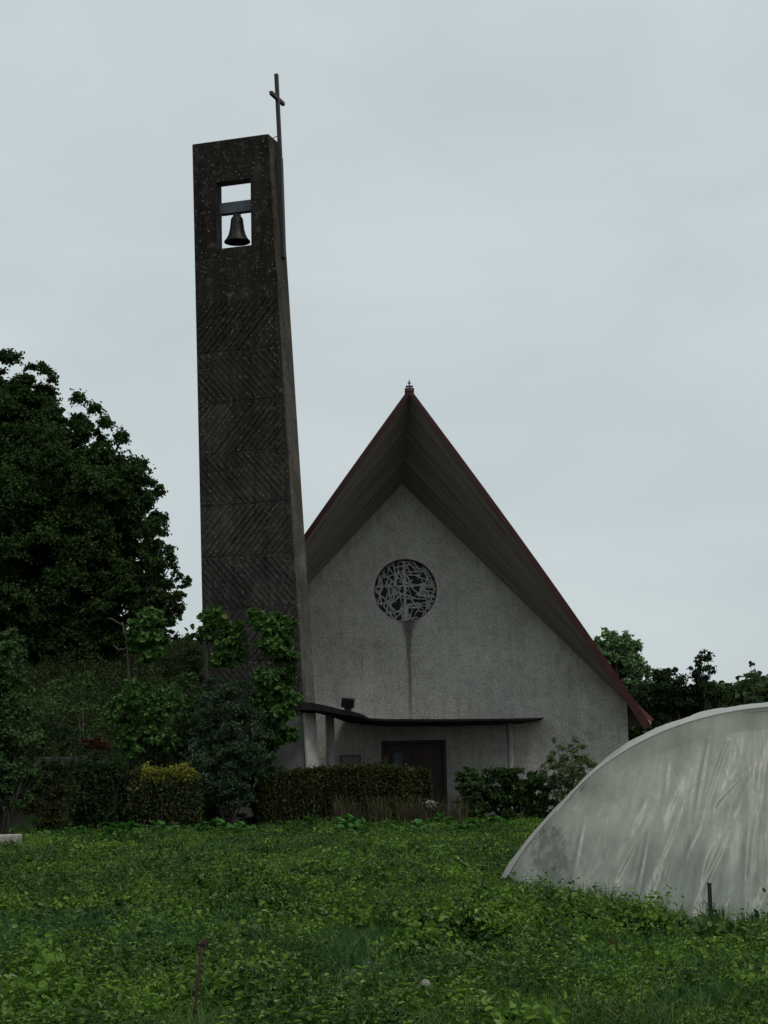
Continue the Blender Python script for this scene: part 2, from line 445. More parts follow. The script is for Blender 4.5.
def blades(Pp, h, w, lean=.35):
    n = len(Pp)
    a = RNG.uniform(0, 2 * PI, n); side = np.stack([np.cos(a), np.sin(a), 0 * a], 1)
    a2 = RNG.uniform(0, 2 * PI, n); ln = np.stack([np.cos(a2), np.sin(a2), 0 * a2], 1) * (RNG.uniform(0, lean, n) * h)[:, None]
    up = np.zeros((n, 3)); up[:, 2] = h; w = np.broadcast_to(w, (n,))[:, None]
    b0 = Pp - side * w * .5; b1 = Pp + side * w * .5
    mid = Pp + up * .6 + ln * .4; m0 = mid - side * w * .42; m1 = mid + side * w * .42
    tip = Pp + up * .97 + ln * 1.2; t0 = tip - side * w * .08; t1 = tip + side * w * .08
    V = np.stack([b0, b1, m1, m0, t1, t0], 1).reshape(-1, 3)
    i = np.arange(n)[:, None] * 6
    Q = np.stack([i + np.array([0, 1, 2, 3]), i + np.array([3, 2, 4, 5])], 1).reshape(-1, 4)
    return V, Q

def cat(parts):
    vs = []; qs = []; k = 0
    for V, Q in parts:
        vs.append(V); qs.append(Q + k); k += len(V)
    return np.concatenate(vs), np.concatenate(qs)

def rdir(n):
    return unit(RNG.normal(size=(n, 3)))

def puff(c, rad, n, L, W, up=.5, flat=1.0, lo=.35, **kw):
    """n leaves spread through a ball, thicker towards its outside"""
    d = rdir(n); d[:, 2] = np.where(d[:, 2] < -.5, -d[:, 2] * .6, d[:, 2])
    r = rad * np.cbrt(RNG.uniform(lo**3, 1, n)) * RNG.uniform(.5, 1.28, n)
    lump = 1 + .35 * np.sin(d[:, 0] * 5 + RNG.uniform(0, 6)) * np.sin(d[:, 2] * 6 + RNG.uniform(0, 6))   # ragged outline
    p = np.array(c) + d * (r * lump)[:, None] * np.array([RNG.uniform(.8, 1.3), RNG.uniform(.8, 1.3), flat * RNG.uniform(.7, 1.15)])
    nn = d * .55 + rdir(n) * .75 + np.array([0, 0, up])
    s = RNG.uniform(.65, 1.25, n)
    return leaves(p, nn, L * s, W * s, **kw)

CLUMP_N, CLUMP_R = 2.2, .72
LEAF_S, LEAF_N = .62, 1.9
def blob_clumps(blobs, n_each, fr0=(.26, .42)):
    """smaller clumps spread through big blobs (x,y,z,r) -> list of centre, radius"""
    out = []
    for (c, r), k in zip(blobs, n_each):
        k = int(k * CLUMP_N); frac = (fr0[0] * CLUMP_R, fr0[1] * CLUMP_R)
        for i in range(k):
            d = rdir(1)[0]; rr = r * (RNG.uniform(.12, 1) ** .45) * .9
            cr = r * RNG.uniform(*frac)
            p = np.array(c) + d * rr * np.array([1, 1, .95])
            out.append((p, cr))
    return out

def pblob(px, py, Y, rpx): return (np.array(P(px, py, Y)), rpx * Y / F)

FLAT = .8
def foliage(clumps, per_m2, L, W, up=.5, lo=.35, **kw):
    parts = []
    for c, r in clumps:
        n = max(12, int(per_m2 * LEAF_N * 4 * PI * r * r))
        parts.append(puff(c, r, n, L * LEAF_S, W * LEAF_S, up, FLAT, lo, **kw))
    return cat(parts)

def sticks(mb, base, clumps, k, r0, r1, sag=.15):
    """limbs from a base point to some clump centres"""
    base = Vector(base)
    idx = RNG.choice(len(clumps), min(int(k * 1.3), len(clumps)), replace=False)
    for i in idx:
        e = Vector(clumps[i][0]); d = e - base
        w = Vector(RNG.normal(size=3)) * d.length * .06
        p1 = base + d * .35 + w + Vector((0, 0, d.length * sag)); p2 = base + d * .7 - w * .5 + Vector((0, 0, d.length * sag * .8))
        mb.tube([base, p1, p2, e], [r0, r0 * .7, r0 * .4, r1], 6, False)

def tree(name, label, cat_, blobs, n_each, per_m2, L, W, mat, trunk_xy, trunk_r, bark='bark', frac=(.26, .42),
         limbs=14, fork=.45, group=None, extra=None, base_z=None, lo=.35, up=.5, aspectkw=None):
    x, y = trunk_xy; z = Hs(x, y) if base_z is None else base_z
    t = thing(name, label, cat_, (x, y, z), group)
    cl = blob_clumps(blobs, n_each, frac)
    if extra: cl += extra
    V, Q = foliage(cl, per_m2, L, W, up, lo, **(aspectkw or {}))
    obj_np('crown', V, Q, M[mat], t)
    top = Vector(np.mean([b[0] for b in blobs], axis=0))
    mb = MB(); b0 = Vector((x, y, z - .2)); fk = b0.lerp(top, fork)
    mid = b0.lerp(fk, .5) + Vector((RNG.normal() * .1, RNG.normal() * .1, 0)) * trunk_r * 4
    mb.tube([b0, b0 + Vector((0, 0, .35)), mid, fk, fk.lerp(top, .5)], [trunk_r * 1.35, trunk_r, trunk_r * .85, trunk_r * .7, trunk_r * .3], 9)
    sticks(mb, fk, cl, limbs, trunk_r * .5, trunk_r * .08)
    mb.build('trunk', M[bark], t, smooth=True)
    return t

def shrub(name, label, blobs, n_each, per_m2, L, W, mat, base_xy, cat_='shrub', stems=8, frac=(.3, .5), stem_mat='bark', lo=.3, up=.45,
          stem_r=.025, extra=None, group=None, kw=None):
    x, y = base_xy; z = Hs(x, y)
    t = thing(name, label, cat_, (x, y, z), group)
    cl = blob_clumps(blobs, n_each, frac) + (extra or [])
    V, Q = foliage(cl, per_m2, L, W, up, lo, **(kw or {}))
    V[:, 2] = np.maximum(V[:, 2], z + .02)
    obj_np('foliage', V, Q, M[mat], t)
    mb = MB(); sticks(mb, (x, y, z - .05), cl, stems, stem_r, stem_r * .2)
    mb.build('stem', M[stem_mat], t, smooth=True)
    return t

# ================================================================== ground
def axis(lims):
    out = []
    for a, b, n in lims: out += list(np.linspace(a, b, n, endpoint=False))
    return np.array(out + [lims[-1][1]])
gx = axis([(-1500, -60, 14), (-60, -24, 18), (-24, 16, 130), (16, 60, 16), (60, 1500, 14)])
gy = axis([(-60, 6, 12), (6, 50, 130), (50, 85, 70), (85, 140, 18), (140, 3000, 16)])
GX, GY = np.meshgrid(gx, gy)
V = np.stack([GX, GY, H(GX, GY)], -1).reshape(-1, 3)
nx = len(gx); ii = (np.arange(len(gy) - 1)[:, None] * nx + np.arange(nx - 1)[None]).ravel()
Q = np.stack([ii, ii + 1, ii + 1 + nx, ii + nx], 1)
g = obj_np('ground', V, Q, M['soil'], smooth=True); g['kind'] = 'structure'
# forecourt path in front of the church, laid 4 mm proud of the soil
mb = MB(); pv = []; pf = []
xs = np.linspace(-1.5, 7.0, 24)
mb.prism([(-1.6, 49.6, .03), (7.2, 49.6, .03), (7.2, 52.95, .03), (-1.6, 52.95, .03)], (0, 0, -.12))
pa = mb.build('path', M['path']); pa['kind'] = 'structure'

# ================================================================== church
YW = 53.0
A = P(402, 484, YW)                     # top of the gable wall
CRW = P(627, 703, YW)                   # right shoulder of the wall
xc, zA = A.x, A.z
hw = CRW.x - xc; zS = CRW.z
rose = P(405.5, 590, YW); rr = 31.5 * YW / F
CH = Vector((xc, YW, 0))
ROSE_LOCAL = (rose.x - xc, rose.z); ZAP = zA
M['render'] = m_render()
church = thing('church', 'small modern church with a white roughcast gable, round lattice window and steep prow roof', 'church', CH)

dl = P(381, 741, YW); dr = P(446, 741, YW)
zf = 0.12
WT = .35
def half(side):
    """half of the gable wall with half of the round window and half of the doorway cut out"""
    cx = rose.x
    pts = []
    if side > 0:
        pts += [(cx, dl.z), (dr.x, dl.z), (dr.x, -.1), (xc + hw, -.1), (xc + hw, zS), (xc, zA)] if xc >= cx else [(cx, dl.z), (dr.x, dl.z), (dr.x, -.1), (xc + hw, -.1), (xc + hw, zS)]
        ztop = zA if xc >= cx else zA - (cx - xc) * (zA - zS) / hw
        pts += [(cx, ztop)]
        arc = [(cx + rr * math.sin(a), rose.z + rr * math.cos(a)) for a in np.linspace(0, PI, 40)]
        pts += arc
    else:
        ztop = zA if xc < cx else zA - (xc - cx) * (zA - zS) / hw
        pts += [(cx, dl.z)]
        arc = [(cx - rr * math.sin(a), rose.z + rr * math.cos(a)) for a in np.linspace(PI, 0, 40)]
        pts += arc + [(cx, zA - (cx - xc) * (zA - zS) / hw)]
        if xc < cx: pts += [(xc, zA)]
        pts += [(xc - hw, zS), (xc - hw, -.1), (dl.x, -.1), (dl.x, dl.z)]
    return [(x, YW, z) for x, z in pts]
mb = MB(); mb.prism(half(1), (0, WT, 0)); mb.prism(half(-1), (0, WT, 0))
# side walls behind the gable
for s in (-1, 1):
    mb.box((xc + s * (hw - WT / 2), YW + WT + 9, zS / 2 - .05), (WT, 18, zS + .1))
mb.box((xc, YW + WT + 18.2, zS / 2), (2 * hw, .4, zS))
wall = mb.build('gable_wall', M['render'], church)

# round window: an irregular cast lattice in front of dark glass
G = 200; hsz = rr / (G / 2)
sx = (np.arange(G) + .5) / (G / 2) - 1
X2, Z2 = np.meshgrid(sx, sx)
seeds = []
rs = np.random.default_rng(5)
while len(seeds) < 175:
    p = rs.uniform(-1.05, 1.05, 2)
    if all((p[0] - q[0])**2 * 1.2 + (p[1] - q[1])**2 > .0085 for q in seeds): seeds.append(p)
seeds = np.array(seeds)
keep = np.zeros_like(X2, bool)
def bar(x0, z0, x1, z1, hw_):
    dx, dz = x1 - x0, z1 - z0; tt = np.clip(((X2 - x0) * dx + (Z2 - z0) * dz) / (dx * dx + dz * dz), 0, 1)
    return np.hypot(X2 - x0 - tt * dx, Z2 - z0 - tt * dz) < hw_
for sd_ in seeds:
    base_ = rs.choice([.25, 1.75, -.9, .8, 1.35]) if sd_[0] < 0 else rs.choice([-.2, 1.2, -.95, 2.0, .1])
    an_ = base_ + rs.normal() * .14; ln_ = rs.uniform(.12, .34)
    keep |= bar(sd_[0] - math.cos(an_) * ln_, sd_[1] - math.sin(an_) * ln_, sd_[0] + math.cos(an_) * ln_, sd_[1] + math.sin(an_) * ln_, rs.uniform(.013, .021))
rad2 = X2**2 + Z2**2
keep |= np.abs(X2 + .02) < .042
keep |= (np.abs(Z2 - .16) < .022)
keep &= rad2 < .93
mb = MB()
bm = bmesh.new(); vd = {}
def gv(i, j, k):
    key = (i, j, k)
    if key not in vd:
        vd[key] = bm.verts.new((rose.x + (i - G / 2) * hsz - CH.x, YW + (.21 if k == 0 else .27) - CH.y, rose.z + (j - G / 2) * hsz - CH.z))
    return vd[key]
for j in range(G):
    for i in range(G):
        if not keep[j, i]: continue
        bm.faces.new((gv(i, j, 0), gv(i + 1, j, 0), gv(i + 1, j + 1, 0), gv(i, j + 1, 0)))
        for di, dj, e0, e1 in ((-1, 0, (0, 1), (0, 0)), (1, 0, (1, 0), (1, 1)), (0, -1, (0, 0), (1, 0)), (0, 1, (1, 1), (0, 1))):
            a, b = i + di, j + dj
            if not (0 <= a < G and 0 <= b < G and keep[b, a]):
                p, q = (i + e0[0], j + e0[1]), (i + e1[0], j + e1[1])
                bm.faces.new((gv(*p, 0), gv(*p, 1), gv(*q, 1), gv(*q, 0)))
me = bpy.data.meshes.new('lattice'); bm.normal_update(); bm.to_mesh(me); bm.free()
win = MB(); win.prism([(rose.x + (rr + .002) * math.cos(a), YW + .29, rose.z + (rr + .002) * math.sin(a)) for a in np.linspace(0, 2 * PI, 48, endpoint=False)], (0, .04, 0))
wo = win.build('rose_window', M['dark_glass'], church)
_link('lattice', me, M['lattice'], wo, None)

# prow roof
B = P(409.5, 393, 49.2)
ER = P(649, 727, 52.2)
EWR = Vector((xc + hw + .62, YW, zS - .66))
EL = Vector((2 * B.x - ER.x - .38, ER.y, ER.z)); EWL = Vector((2 * xc - EWR.x, YW, EWR.z))
def verge(side, t):
    e = ER if side > 0 else EL
    p = B.lerp(e, t); b = math.sin(PI * t) * .08
    return p + Vector((side * b * .8, 0, b * .55))
def wline(side, t): return A.lerp(EWR if side > 0 else EWL, t) + Vector((0, 0, .004))
NU, NV = 20, 6
def prow(side):
    bm = bmesh.new(); uvl = bm.loops.layers.uv.new('UVMap')
    lo = []; hi = []
    nrm = Vector((side * .62, -.1, .62)).normalized()
    for i in range(NU + 1):
        a, b = verge(side, i / NU), wline(side, i / NU)
        rl = []; rh = []
        for j in range(NV + 1):
            p = a.lerp(b, j / NV)
            rl.append((bm.verts.new(p - CH), i / NU, j / NV)); rh.append((bm.verts.new(p + nrm * .09 - CH), i / NU, j / NV))
        lo.append(rl); hi.append(rh)
    for L_, fl in ((lo, 0), (hi, 1)):
        for i in range(NU):
            for j in range(NV):
                q = [L_[i][j], L_[i + 1][j], L_[i + 1][j + 1], L_[i][j + 1]]
                f = bm.faces.new([k[0] for k in q])
                for lp, k in zip(f.loops, q): lp[uvl].uv = (k[2] * 3.8, k[1] * 10)
    for i in range(NU):
        for j in (0, NV): bm.faces.new((lo[i][j][0], lo[i + 1][j][0], hi[i + 1][j][0], hi[i][j][0]))
    for j in range(NV):
        bm.faces.new((lo[NU][j][0], lo[NU][j + 1][0], hi[NU][j + 1][0], hi[NU][j][0]))
    bmesh.ops.recalc_face_normals(bm, faces=bm.faces)
    me = bpy.data.meshes.new('roof_prow'); bm.to_mesh(me); bm.free()
    o = _link('roof_overhang', me, M['soffit'], church, None)
    # red verge board
    pts = [verge(side, t) for t in np.linspace(0, 1, NU + 1)]
    fb = MB(); rows = []
    for i, p in enumerate(pts):
        d = (pts[min(i + 1, NU)] - pts[max(i - 1, 0)]).normalized()
        n2 = Vector((-d.z, 0, d.x)) * (1 if side > 0 else -1)
        n2 = Vector((abs(n2.x) * side, 0, abs(n2.z))).normalized()
        t_ = i / NU; low = .03 + .13 * t_ ** 2
        rows.append([p - n2 * low + Vector((0, -.05, 0)), p + n2 * .085 + Vector((0, -.05, 0)), p + n2 * .085 + Vector((0, .14, 0)), p - n2 * low + Vector((0, .003, 0))])
    vs = [v for r_ in rows for v in r_]; fs = []
    for i in range(NU):
        for k in range(4): fs.append([i * 4 + k, i * 4 + (k + 1) % 4, (i + 1) * 4 + (k + 1) % 4, (i + 1) * 4 + k])
    fs += [[0, 1, 2, 3], [NU * 4 + 3, NU * 4 + 2, NU * 4 + 1, NU * 4]]
    fb.add(vs, fs); fb.build('verge_board', M['fascia'], church)
    # main slope behind the gable
    rf = MB(); n3 = Vector((side * .7, 0, .7)) * .2
    a0 = wline(side, 0) + Vector((0, .003, .02)); e0 = wline(side, 1) + Vector((0, .003, .02))
    bk = Vector((0, 19.2, 0))
    rf.add([a0, e0, e0 + bk, a0 + bk, a0 + Vector((0, 0, .28)), e0 + n3, e0 + n3 + bk, a0 + Vector((0, 0, .28)) + bk],
           [[0, 1, 2, 3], [4, 5, 6, 7], [0, 1, 5, 4], [1, 2, 6, 5], [2, 3, 7, 6]])
    rf.build('roof_slope', M['roofing'], church)
prow(1); prow(-1)
# ridge piece and small finial
tip = B + Vector((0, 0, .12))
mb = MB(); mb.box(tip + Vector((0, .15, -.03)), (.26, .4, .10)); 
mb.build('ridge_cap', M['fascia'], church, bevel=.015)
mb = MB(); mb.box(tip + Vector((0, .05, .075)), (.20, .05, .05)); mb.tube([tip + Vector((0, .05, .03)), tip + Vector((0, .05, .25))], .02, 6); mb.box(tip + Vector((0, .05, .17)), (.09, .03, .03))
mb.build('finial', M['black'], church)

# doorway
dw = dr.x - dl.x; dcx = (dl.x + dr.x) / 2
mb = MB(); lw = dw / 2 - .06
mb.box((dcx, YW + .24, (zf + dl.z) / 2), (dw - .004, .05, dl.z - zf - .01))
door = mb.build('door', M['door'], church)
mb = MB()
for k in (-1, 1):
    for zz, hh in ((.75, .9), (1.75, .8)):
        mb.box((dcx + k * dw * .25, YW + .205, zf + zz - .05), (dw * .36, .02, hh))
mb.box((dcx, YW + .20, (zf + dl.z) / 2), (.05, .03, dl.z - zf - .04))
mb.build('door_panel', M['door'], door, bevel=.006)
mb = MB(); mb.tube([(dcx + .12, YW + .2, 1.12), (dcx + .12, YW + .13, 1.12), (dcx + .24, YW + .13, 1.12)], .015, 6); mb.build('handle', M['black'], door)
mb = MB(); fr = .09
for s, x in ((-1, dl.x), (1, dr.x)):
    mb.box((x - s * (fr / 2 + .003), YW + .11, (zf + dl.z) / 2), (fr, .16, dl.z - zf - .006))
mb.box((dcx, YW + .11, dl.z - fr / 2 - .003), (dw - 2 * fr - .012, .16, fr))
mb.build('frame', M['door'], door, bevel=.008)
mb = MB(); mb.box((dcx, YW - .32, .02), (dw + .9, .64, .16)); mb.box((dcx, YW + .12, .04), (dw - .01, .22, .17))
mb.build('doorstep', M['step'], church, bevel=.02)

# entrance canopy: level along the wall, swept forward and up to the tower on the left
front = [(544, 717.5, 52.0), (530, 718, 49.6), (505, 718.5, 48.7), (450, 719, 48.6), (410, 719, 48.6), (385, 719, 48.6), (369, 718, 48.6), (362, 714, 48.6), (353, 711.5, 48.55), (342, 709.5, 48.5), (328, 706, 48.1), (314, 703, 47.7), (303, 702, 47.4), (291, 702, 47.3)]
FT = [P(*f) for f in front]
BK = []
for i, p in enumerate(FT):
    if i < 10: BK.append(Vector((p.x, YW - .004, p.z + (.02 if i < 7 else -.05))))
    elif i == 10: BK.append(Vector((p.x, 51.2, p.z)))
    elif i == 11: BK.append(Vector((p.x, 48.9, p.z)))
    else: BK.append(Vector((p.x, 47.88 + (13 - i) * 0, p.z)))
vs = []; fs = []
NF = len(FT)
for i in range(NF):
    th = .02 if i == 0 else (.05 if i < 3 else .065) + (.16 * max(0, i - 6) / 7)
    vs += [FT[i], BK[i], BK[i] - Vector((0, 0, th + .05)), FT[i] - Vector((0, 0, th))]
for i in range(NF - 1):
    for k in range(4): fs.append([i * 4 + k, i * 4 + (k + 1) % 4, (i + 1) * 4 + (k + 1) % 4, (i + 1) * 4 + k])
fs += [[0, 1, 2, 3], [(NF - 1) * 4 + k for k in (3, 2, 1, 0)]]
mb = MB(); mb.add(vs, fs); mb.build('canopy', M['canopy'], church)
for px_, Yp, r_ in ((510, 50.4, .085), (330.5, 49.6, .12)):
    q = P(px_, 728, Yp)
    mb = MB(); mb.tube([(q.x, Yp, -.05), (q.x, Yp, .0), (q.x - .02, Yp, 2.70 if px_ > 400 else 3.0)], [r_ * 1.3, r_, r_], 12)
    mb.build('canopy_post', M['post'], church, smooth=True)

# notice boards, posters, floodlight
def board(px, py, w, h, label, Y=YW - .03, paper='paper', name='notice_board'):
    q = P(px, py, Y)
    t = thing(name, label, 'notice board', (q.x, Y, q.z - h / 2))
    mb = MB(); mb.box((q.x, Y, q.z), (w, .04, h)); mb.build('board', M['boardback'], t, bevel=.005)
    mb = MB(); mb.box((q.x, Y - .022, q.z), (w - .10, .005, h - .1)); mb.build('sheet', M[paper], t)
board(350.5, 764, .62, .52, 'low wide notice board with a faded sheet on the wall left of the church door')
board(384, 762, .27, .42, 'small notice with faded paper at the left edge of the church door', Y=YW + .19)
board(398, 761, .30, .50, 'bluish poster on the dark church door', Y=YW + .17, paper='poster_blue', name='poster')
q = P(348, 711, 49.0)
t = thing('floodlight', 'small black box floodlight sitting on the entrance canopy', 'floodlight', (q.x, 49.0, q.z))
mb = MB(); ax = (Vector((1, 0, -.12)).normalized(), Vector((0, 1, .1)).normalized(), Vector((.12, -.1, 1)).normalized())
mb.box((q.x, 49.0, q.z + .22), (.36, .22, .26), ax=ax); mb.build('housing', M['black'], t, bevel=.02)
mb = MB(); mb.box((q.x, 49.0, q.z + .05), (.2, .05, .10)); mb.build('bracket', M['steel'], t)
mb = MB(); mb.box((q.x, 48.88, q.z + .21), (.28, .012, .19), ax=ax); mb.build('lens', M['dark_glass'], t)

# ================================================================== bell tower
YAW = R(18)
tn = Vector((-math.sin(YAW), -math.cos(YAW), 0)); tx = Vector((math.cos(YAW), -math.sin(YAW), 0)); ty = -tn
C0 = P(310, 767, 48.0); C0 = Vector((C0.x, 48.0, 0))
def onface(px, py, off=0):
    p = plane_hit(px, py, C0 + ty * off, tn); d = p - C0
    return d.dot(tx), d.z, p
def TW(x, y, z): return C0 + tx * x + ty * y + Vector((0, 0, z))
a_, zt1, _ = onface(192.3, 144.5); b_, zt2, _ = onface(267, 134)
ZT = (zt1 + zt2) / 2
lbx, lbz, _ = onface(205.5, 760); rbx, rbz, _ = onface(302, 690)
def xl(z): return a_ + (lbx - a_) * (ZT - z) / (ZT - lbz)
def xr(z): return b_ + (rbx - b_) * (ZT - z) / (ZT - rbz)
o1 = onface(216.0, 182.5); o2 = onface(251.3, 245)
ox0, oz1 = o1[0], o1[1]; ox1, oz0 = o2[0], o2[1]
TD = .86
ZP = 3.05
tower = thing('bell_tower', 'tall tapering dark concrete bell tower with herringbone relief and an open bell slot', 'bell tower', C0)
zr = [ZP, oz0, oz1, ZT]
def gridx(z): return [xl(z), ox0, ox1, xr(z)]
mb = MB(); vs = []; fs = []
for y in (0, TD):
    for z in zr:
        for i_, x in enumerate(gridx(z)):
            sp_ = (i_ == 1 and y > 0)                       # the reveals splay towards the back
            vs.append(TW(x - (.20 if sp_ else 0), y, z + (.16 if (y > 0 and z == oz1) else 0)))
def vi(k, j, i): return k * 16 + j * 4 + i
for j in range(3):
    for i in range(3):
        if i == 1 and j == 1: continue
        fs.append([vi(0, j, i), vi(0, j, i + 1), vi(0, j + 1, i + 1), vi(0, j + 1, i)])
        fs.append([vi(1, j, i), vi(1, j + 1, i), vi(1, j + 1, i + 1), vi(1, j, i + 1)])
for j in range(3):
    fs.append([vi(0, j, 0), vi(0, j + 1, 0), vi(1, j + 1, 0), vi(1, j, 0)])
for i in range(3):
    fs.append([vi(0, 3, i), vi(0, 3, i + 1), vi(1, 3, i + 1), vi(1, 3, i)]); fs.append([vi(0, 0, i), vi(1, 0, i), vi(1, 0, i + 1), vi(0, 0, i + 1)])
for (j0, i0, j1, i1) in ((1, 1, 2, 1), (2, 1, 2, 2), (2, 2, 1, 2), (1, 2, 1, 1)):
    fs.append([vi(0, j0, i0), vi(0, j1, i1), vi(1, j1, i1), vi(1, j0, i0)])
for j in range(3):
    fs.append([vi(0, j, 3), vi(1, j, 3), vi(1, j + 1, 3), vi(0, j + 1, 3)])
mb.add(vs, fs)
# herringbone ribs: slanted strips clipped to each lift of formwork
def clip(poly, inside, cross):
    out = []
    for i in range(len(poly)):
        p, q = poly[i], poly[(i + 1) % len(poly)]
        ip, iq = inside(p), inside(q)
        if ip: out.append(p)
        if ip != iq: out.append(cross(p, q))
    return out
def clip_band(poly, z0, z1):
    def cz(zc): return lambda p, q: (p[0] + (q[0] - p[0]) * (zc - p[1]) / (q[1] - p[1]), zc)
    poly = clip(poly, lambda p: p[1] >= z0, cz(z0))
    if poly: poly = clip(poly, lambda p: p[1] <= z1, cz(z1))
    def cx(fx):
        def c(p, q):
            a, b = p[0] - fx(p[1]), q[0] - fx(q[1]); t = a / (a - b); return (p[0] + (q[0] - p[0]) * t, p[1] + (q[1] - p[1]) * t)
        return c
    m0 = lambda z: xl(z) + .03; m1 = lambda z: xr(z) - .05
    if poly: poly = clip(poly, lambda p: p[0] >= m0(p[1]), cx(m0))
    if poly: poly = clip(poly, lambda p: p[0] <= m1(p[1]), cx(m1))
    return poly
zb_list = [ZP + .05]
top_rel = onface(235, 300)[1]
nb = 8; bh = (top_rel - ZP) / nb
for b in range(nb):
    z0 = ZP + b * bh + .025; z1 = ZP + (b + 1) * bh - .025
    sgn = 1 if b % 2 else -1
    per = .19
    span = 3.2 + bh
    for k in range(int(span * 2 / per)):
        x0 = -5.2 + k * per + random.uniform(-.012, .012)
        wd = per * random.uniform(.5, .66); sl = sgn * .85
        poly = [(x0, z0 - .2), (x0 + wd, z0 - .2), (x0 + wd + sl * (z1 - z0 + .4), z1 + .2), (x0 + sl * (z1 - z0 + .4), z1 + .2)]
        pl = clip_band(poly, z0, z1)
        if len(pl) < 3: continue
        dpt = random.uniform(.008, .032)
        mb.prism([TW(x, -dpt, z) for x, z in pl], ty * (dpt + .01))
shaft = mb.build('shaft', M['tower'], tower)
# the narrow flank is paler and mossier
sm = MB(); NS = 14; prev = None; vs = []; fs = []
for i in range(NS + 1):
    z = ZP + (ZT - ZP) * i / NS
    vs += [TW(xr(z) + .006, .012, z), TW(xr(z) + .006, TD - .012, z)]
    if i: fs.append([2 * i - 2, 2 * i - 1, 2 * i + 1, 2 * i])
sm.add(vs, fs); sv = [Vector(v) for v in sm.v]
sm2 = MB(); n_ = len(sv)
sm2.add(sv + [v + tx * .03 for v in sv], [f for f in fs] + [[i + n_ for i in f][::-1] for f in fs] + [[0, 1, n_ + 1, n_], [2 * NS, 2 * NS + 1, n_ + 2 * NS + 1, n_ + 2 * NS]] + [[2 * i, 2 * i + 2, n_ + 2 * i + 2, n_ + 2 * i] for i in range(NS)] + [[2 * i + 1, 2 * i + 3, n_ + 2 * i + 3, n_ + 2 * i + 1] for i in range(NS)])
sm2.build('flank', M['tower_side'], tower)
# plinth
mb = MB()
p0 = [TW(xl(0) + .02, .03, -.3), TW(xr(0) - .02, .03, -.3), TW(xr(0) - .02, TD - .03, -.3), TW(xl(0) + .02, TD - .03, -.3)]
p1 = [TW(xl(ZP) + .02, .03, ZP), TW(xr(ZP) - .02, .03, ZP), TW(xr(ZP) - .02, TD - .03, ZP), TW(xl(ZP) + .02, TD - .03, ZP)]
mb.add(p0 + p1, [[0, 1, 2, 3], [4, 5, 6, 7]] + [[i, (i + 1) % 4, 4 + (i + 1) % 4, 4 + i] for i in range(4)])
mb.build('plinth', M['tower_plinth'], tower)
mb = MB()
q0 = [(xr(0) - .018, -.01), (xr(0) + .03, -.01), (xr(0) + .03, TD), (xr(0) - .018, TD)]
q1 = [(xr(ZP) - .018, -.01), (xr(ZP) + .03, -.01), (xr(ZP) + .03, TD), (xr(ZP) - .018, TD)]
mb.add([TW(x, y, -.3) for x, y in q0] + [TW(x, y, ZP - .004) for x, y in q1], [[0, 1, 2, 3], [4, 5, 6, 7]] + [[i, (i + 1) % 4, 4 + (i + 1) % 4, 4 + i] for i in range(4)])
mb.build('corner_pier', M['quoin'], tower)
# bell beam across the slot
zb1 = onface(236, 202.5, .32)[1]; zb0 = onface(236, 213.5, .32)[1]
mb = MB(); bc = TW((ox0 + ox1) / 2, .32, (zb0 + zb1) / 2)
mb.box(bc, (ox1 - ox0 - .004, .22, zb1 - zb0), ax=(tx, ty, Vector((0, 0, 1))))
mb.build('bell_beam', M['beam'], tower, bevel=.01)
# cross on the flank
cxo = .5
zc = [onface(276.5, 74, .4)[1], onface(284.5, 258, .4)[1], onface(282, 166, .4)[1]]
def mast_pt(px, py): x, z, p = onface(px, py, cxo); return p
mt0, mt1 = mast_pt(276.3, 74), mast_pt(281.0, 172)
mb = MB(); dv = (mt0 - mt1)
zax = dv.normalized(); yax = ty; xax = yax.cross(zax).normalized(); yax = zax.cross(xax)
mb.box((mt0 + mt1) / 2, (.105, .105, dv.length), ax=(xax, yax, zax))
cross = mb.build('cross', M['steel'], tower, bevel=.015)
mb = MB(); cc = mast_pt(277.2, 98.5)
mb.box(cc - xax * .0, (.10, .98, .11), ax=(xax, yax, zax)); mb.build('crossbar', M['steel'], cross, bevel=.015)
mb = MB(); f0, f1 = mast_pt(281.0, 158), mast_pt(284.3, 258)
dv = f0 - f1; za = dv.normalized(); xa = ty.cross(za).normalized(); ya = za.cross(xa)
mb.box((f0 + f1) / 2 - xa * .05, (.17, .17, dv.length), ax=(xa, ya, za)); mb.build('mast_socket', M['steel'], cross, bevel=.015)
mb = MB(); b1 = mast_pt(277.5, 136); mb.tube([TW(xr(ZT) - .15, cxo, ZT + .01), b1], .012, 6); mb.build('stay', M['steel'], cross)
# bell
zbell = zb0
bw = 13.6 * 48.6 / F
bo = TW(onface(237.0, 220, .32)[0], .32, zbell)
bell = thing('bell', 'dark bronze bell hanging in the open slot at the top of the tower', 'bell', bo)
zlow = onface(236, 242.5, .32)[1]; hb = zbell - zlow - .05
prof = [(.05, -.04), (.22, -.05), (.40, -.09), (.47, -.16), (.50, -.3), (.56, -.52), (.66, -.72), (.84, -.88), (1.0, -.97), (1.0, -1.0), (.93, -1.0), (.78, -.86), (.56, -.66), (.46, -.4), (.38, -.15), (.05, -.1)]
mb = MB(); mb.lathe(bo - Vector((0, 0, .05)), [(r_ * bw, z_ * hb) for r_, z_ in prof], 32); mb.build('bell_body', M['bronze'], bell, smooth=True)
mb = MB(); mb.box(bo - Vector((0, 0, .05)), (.2, .12, .11), YAW * -1); mb.build('yoke', M['steel'], bell, bevel=.01)
mb = MB(); mb.tube([bo - Vector((0, 0, .2)), bo - Vector((0, 0, hb + .03)), bo - Vector((0, 0, hb + .1)), bo - Vector((0, 0, hb + .13))], [.015, .02, .05, .02], 8); mb.build('clapper', M['steel'], bell, smooth=True)

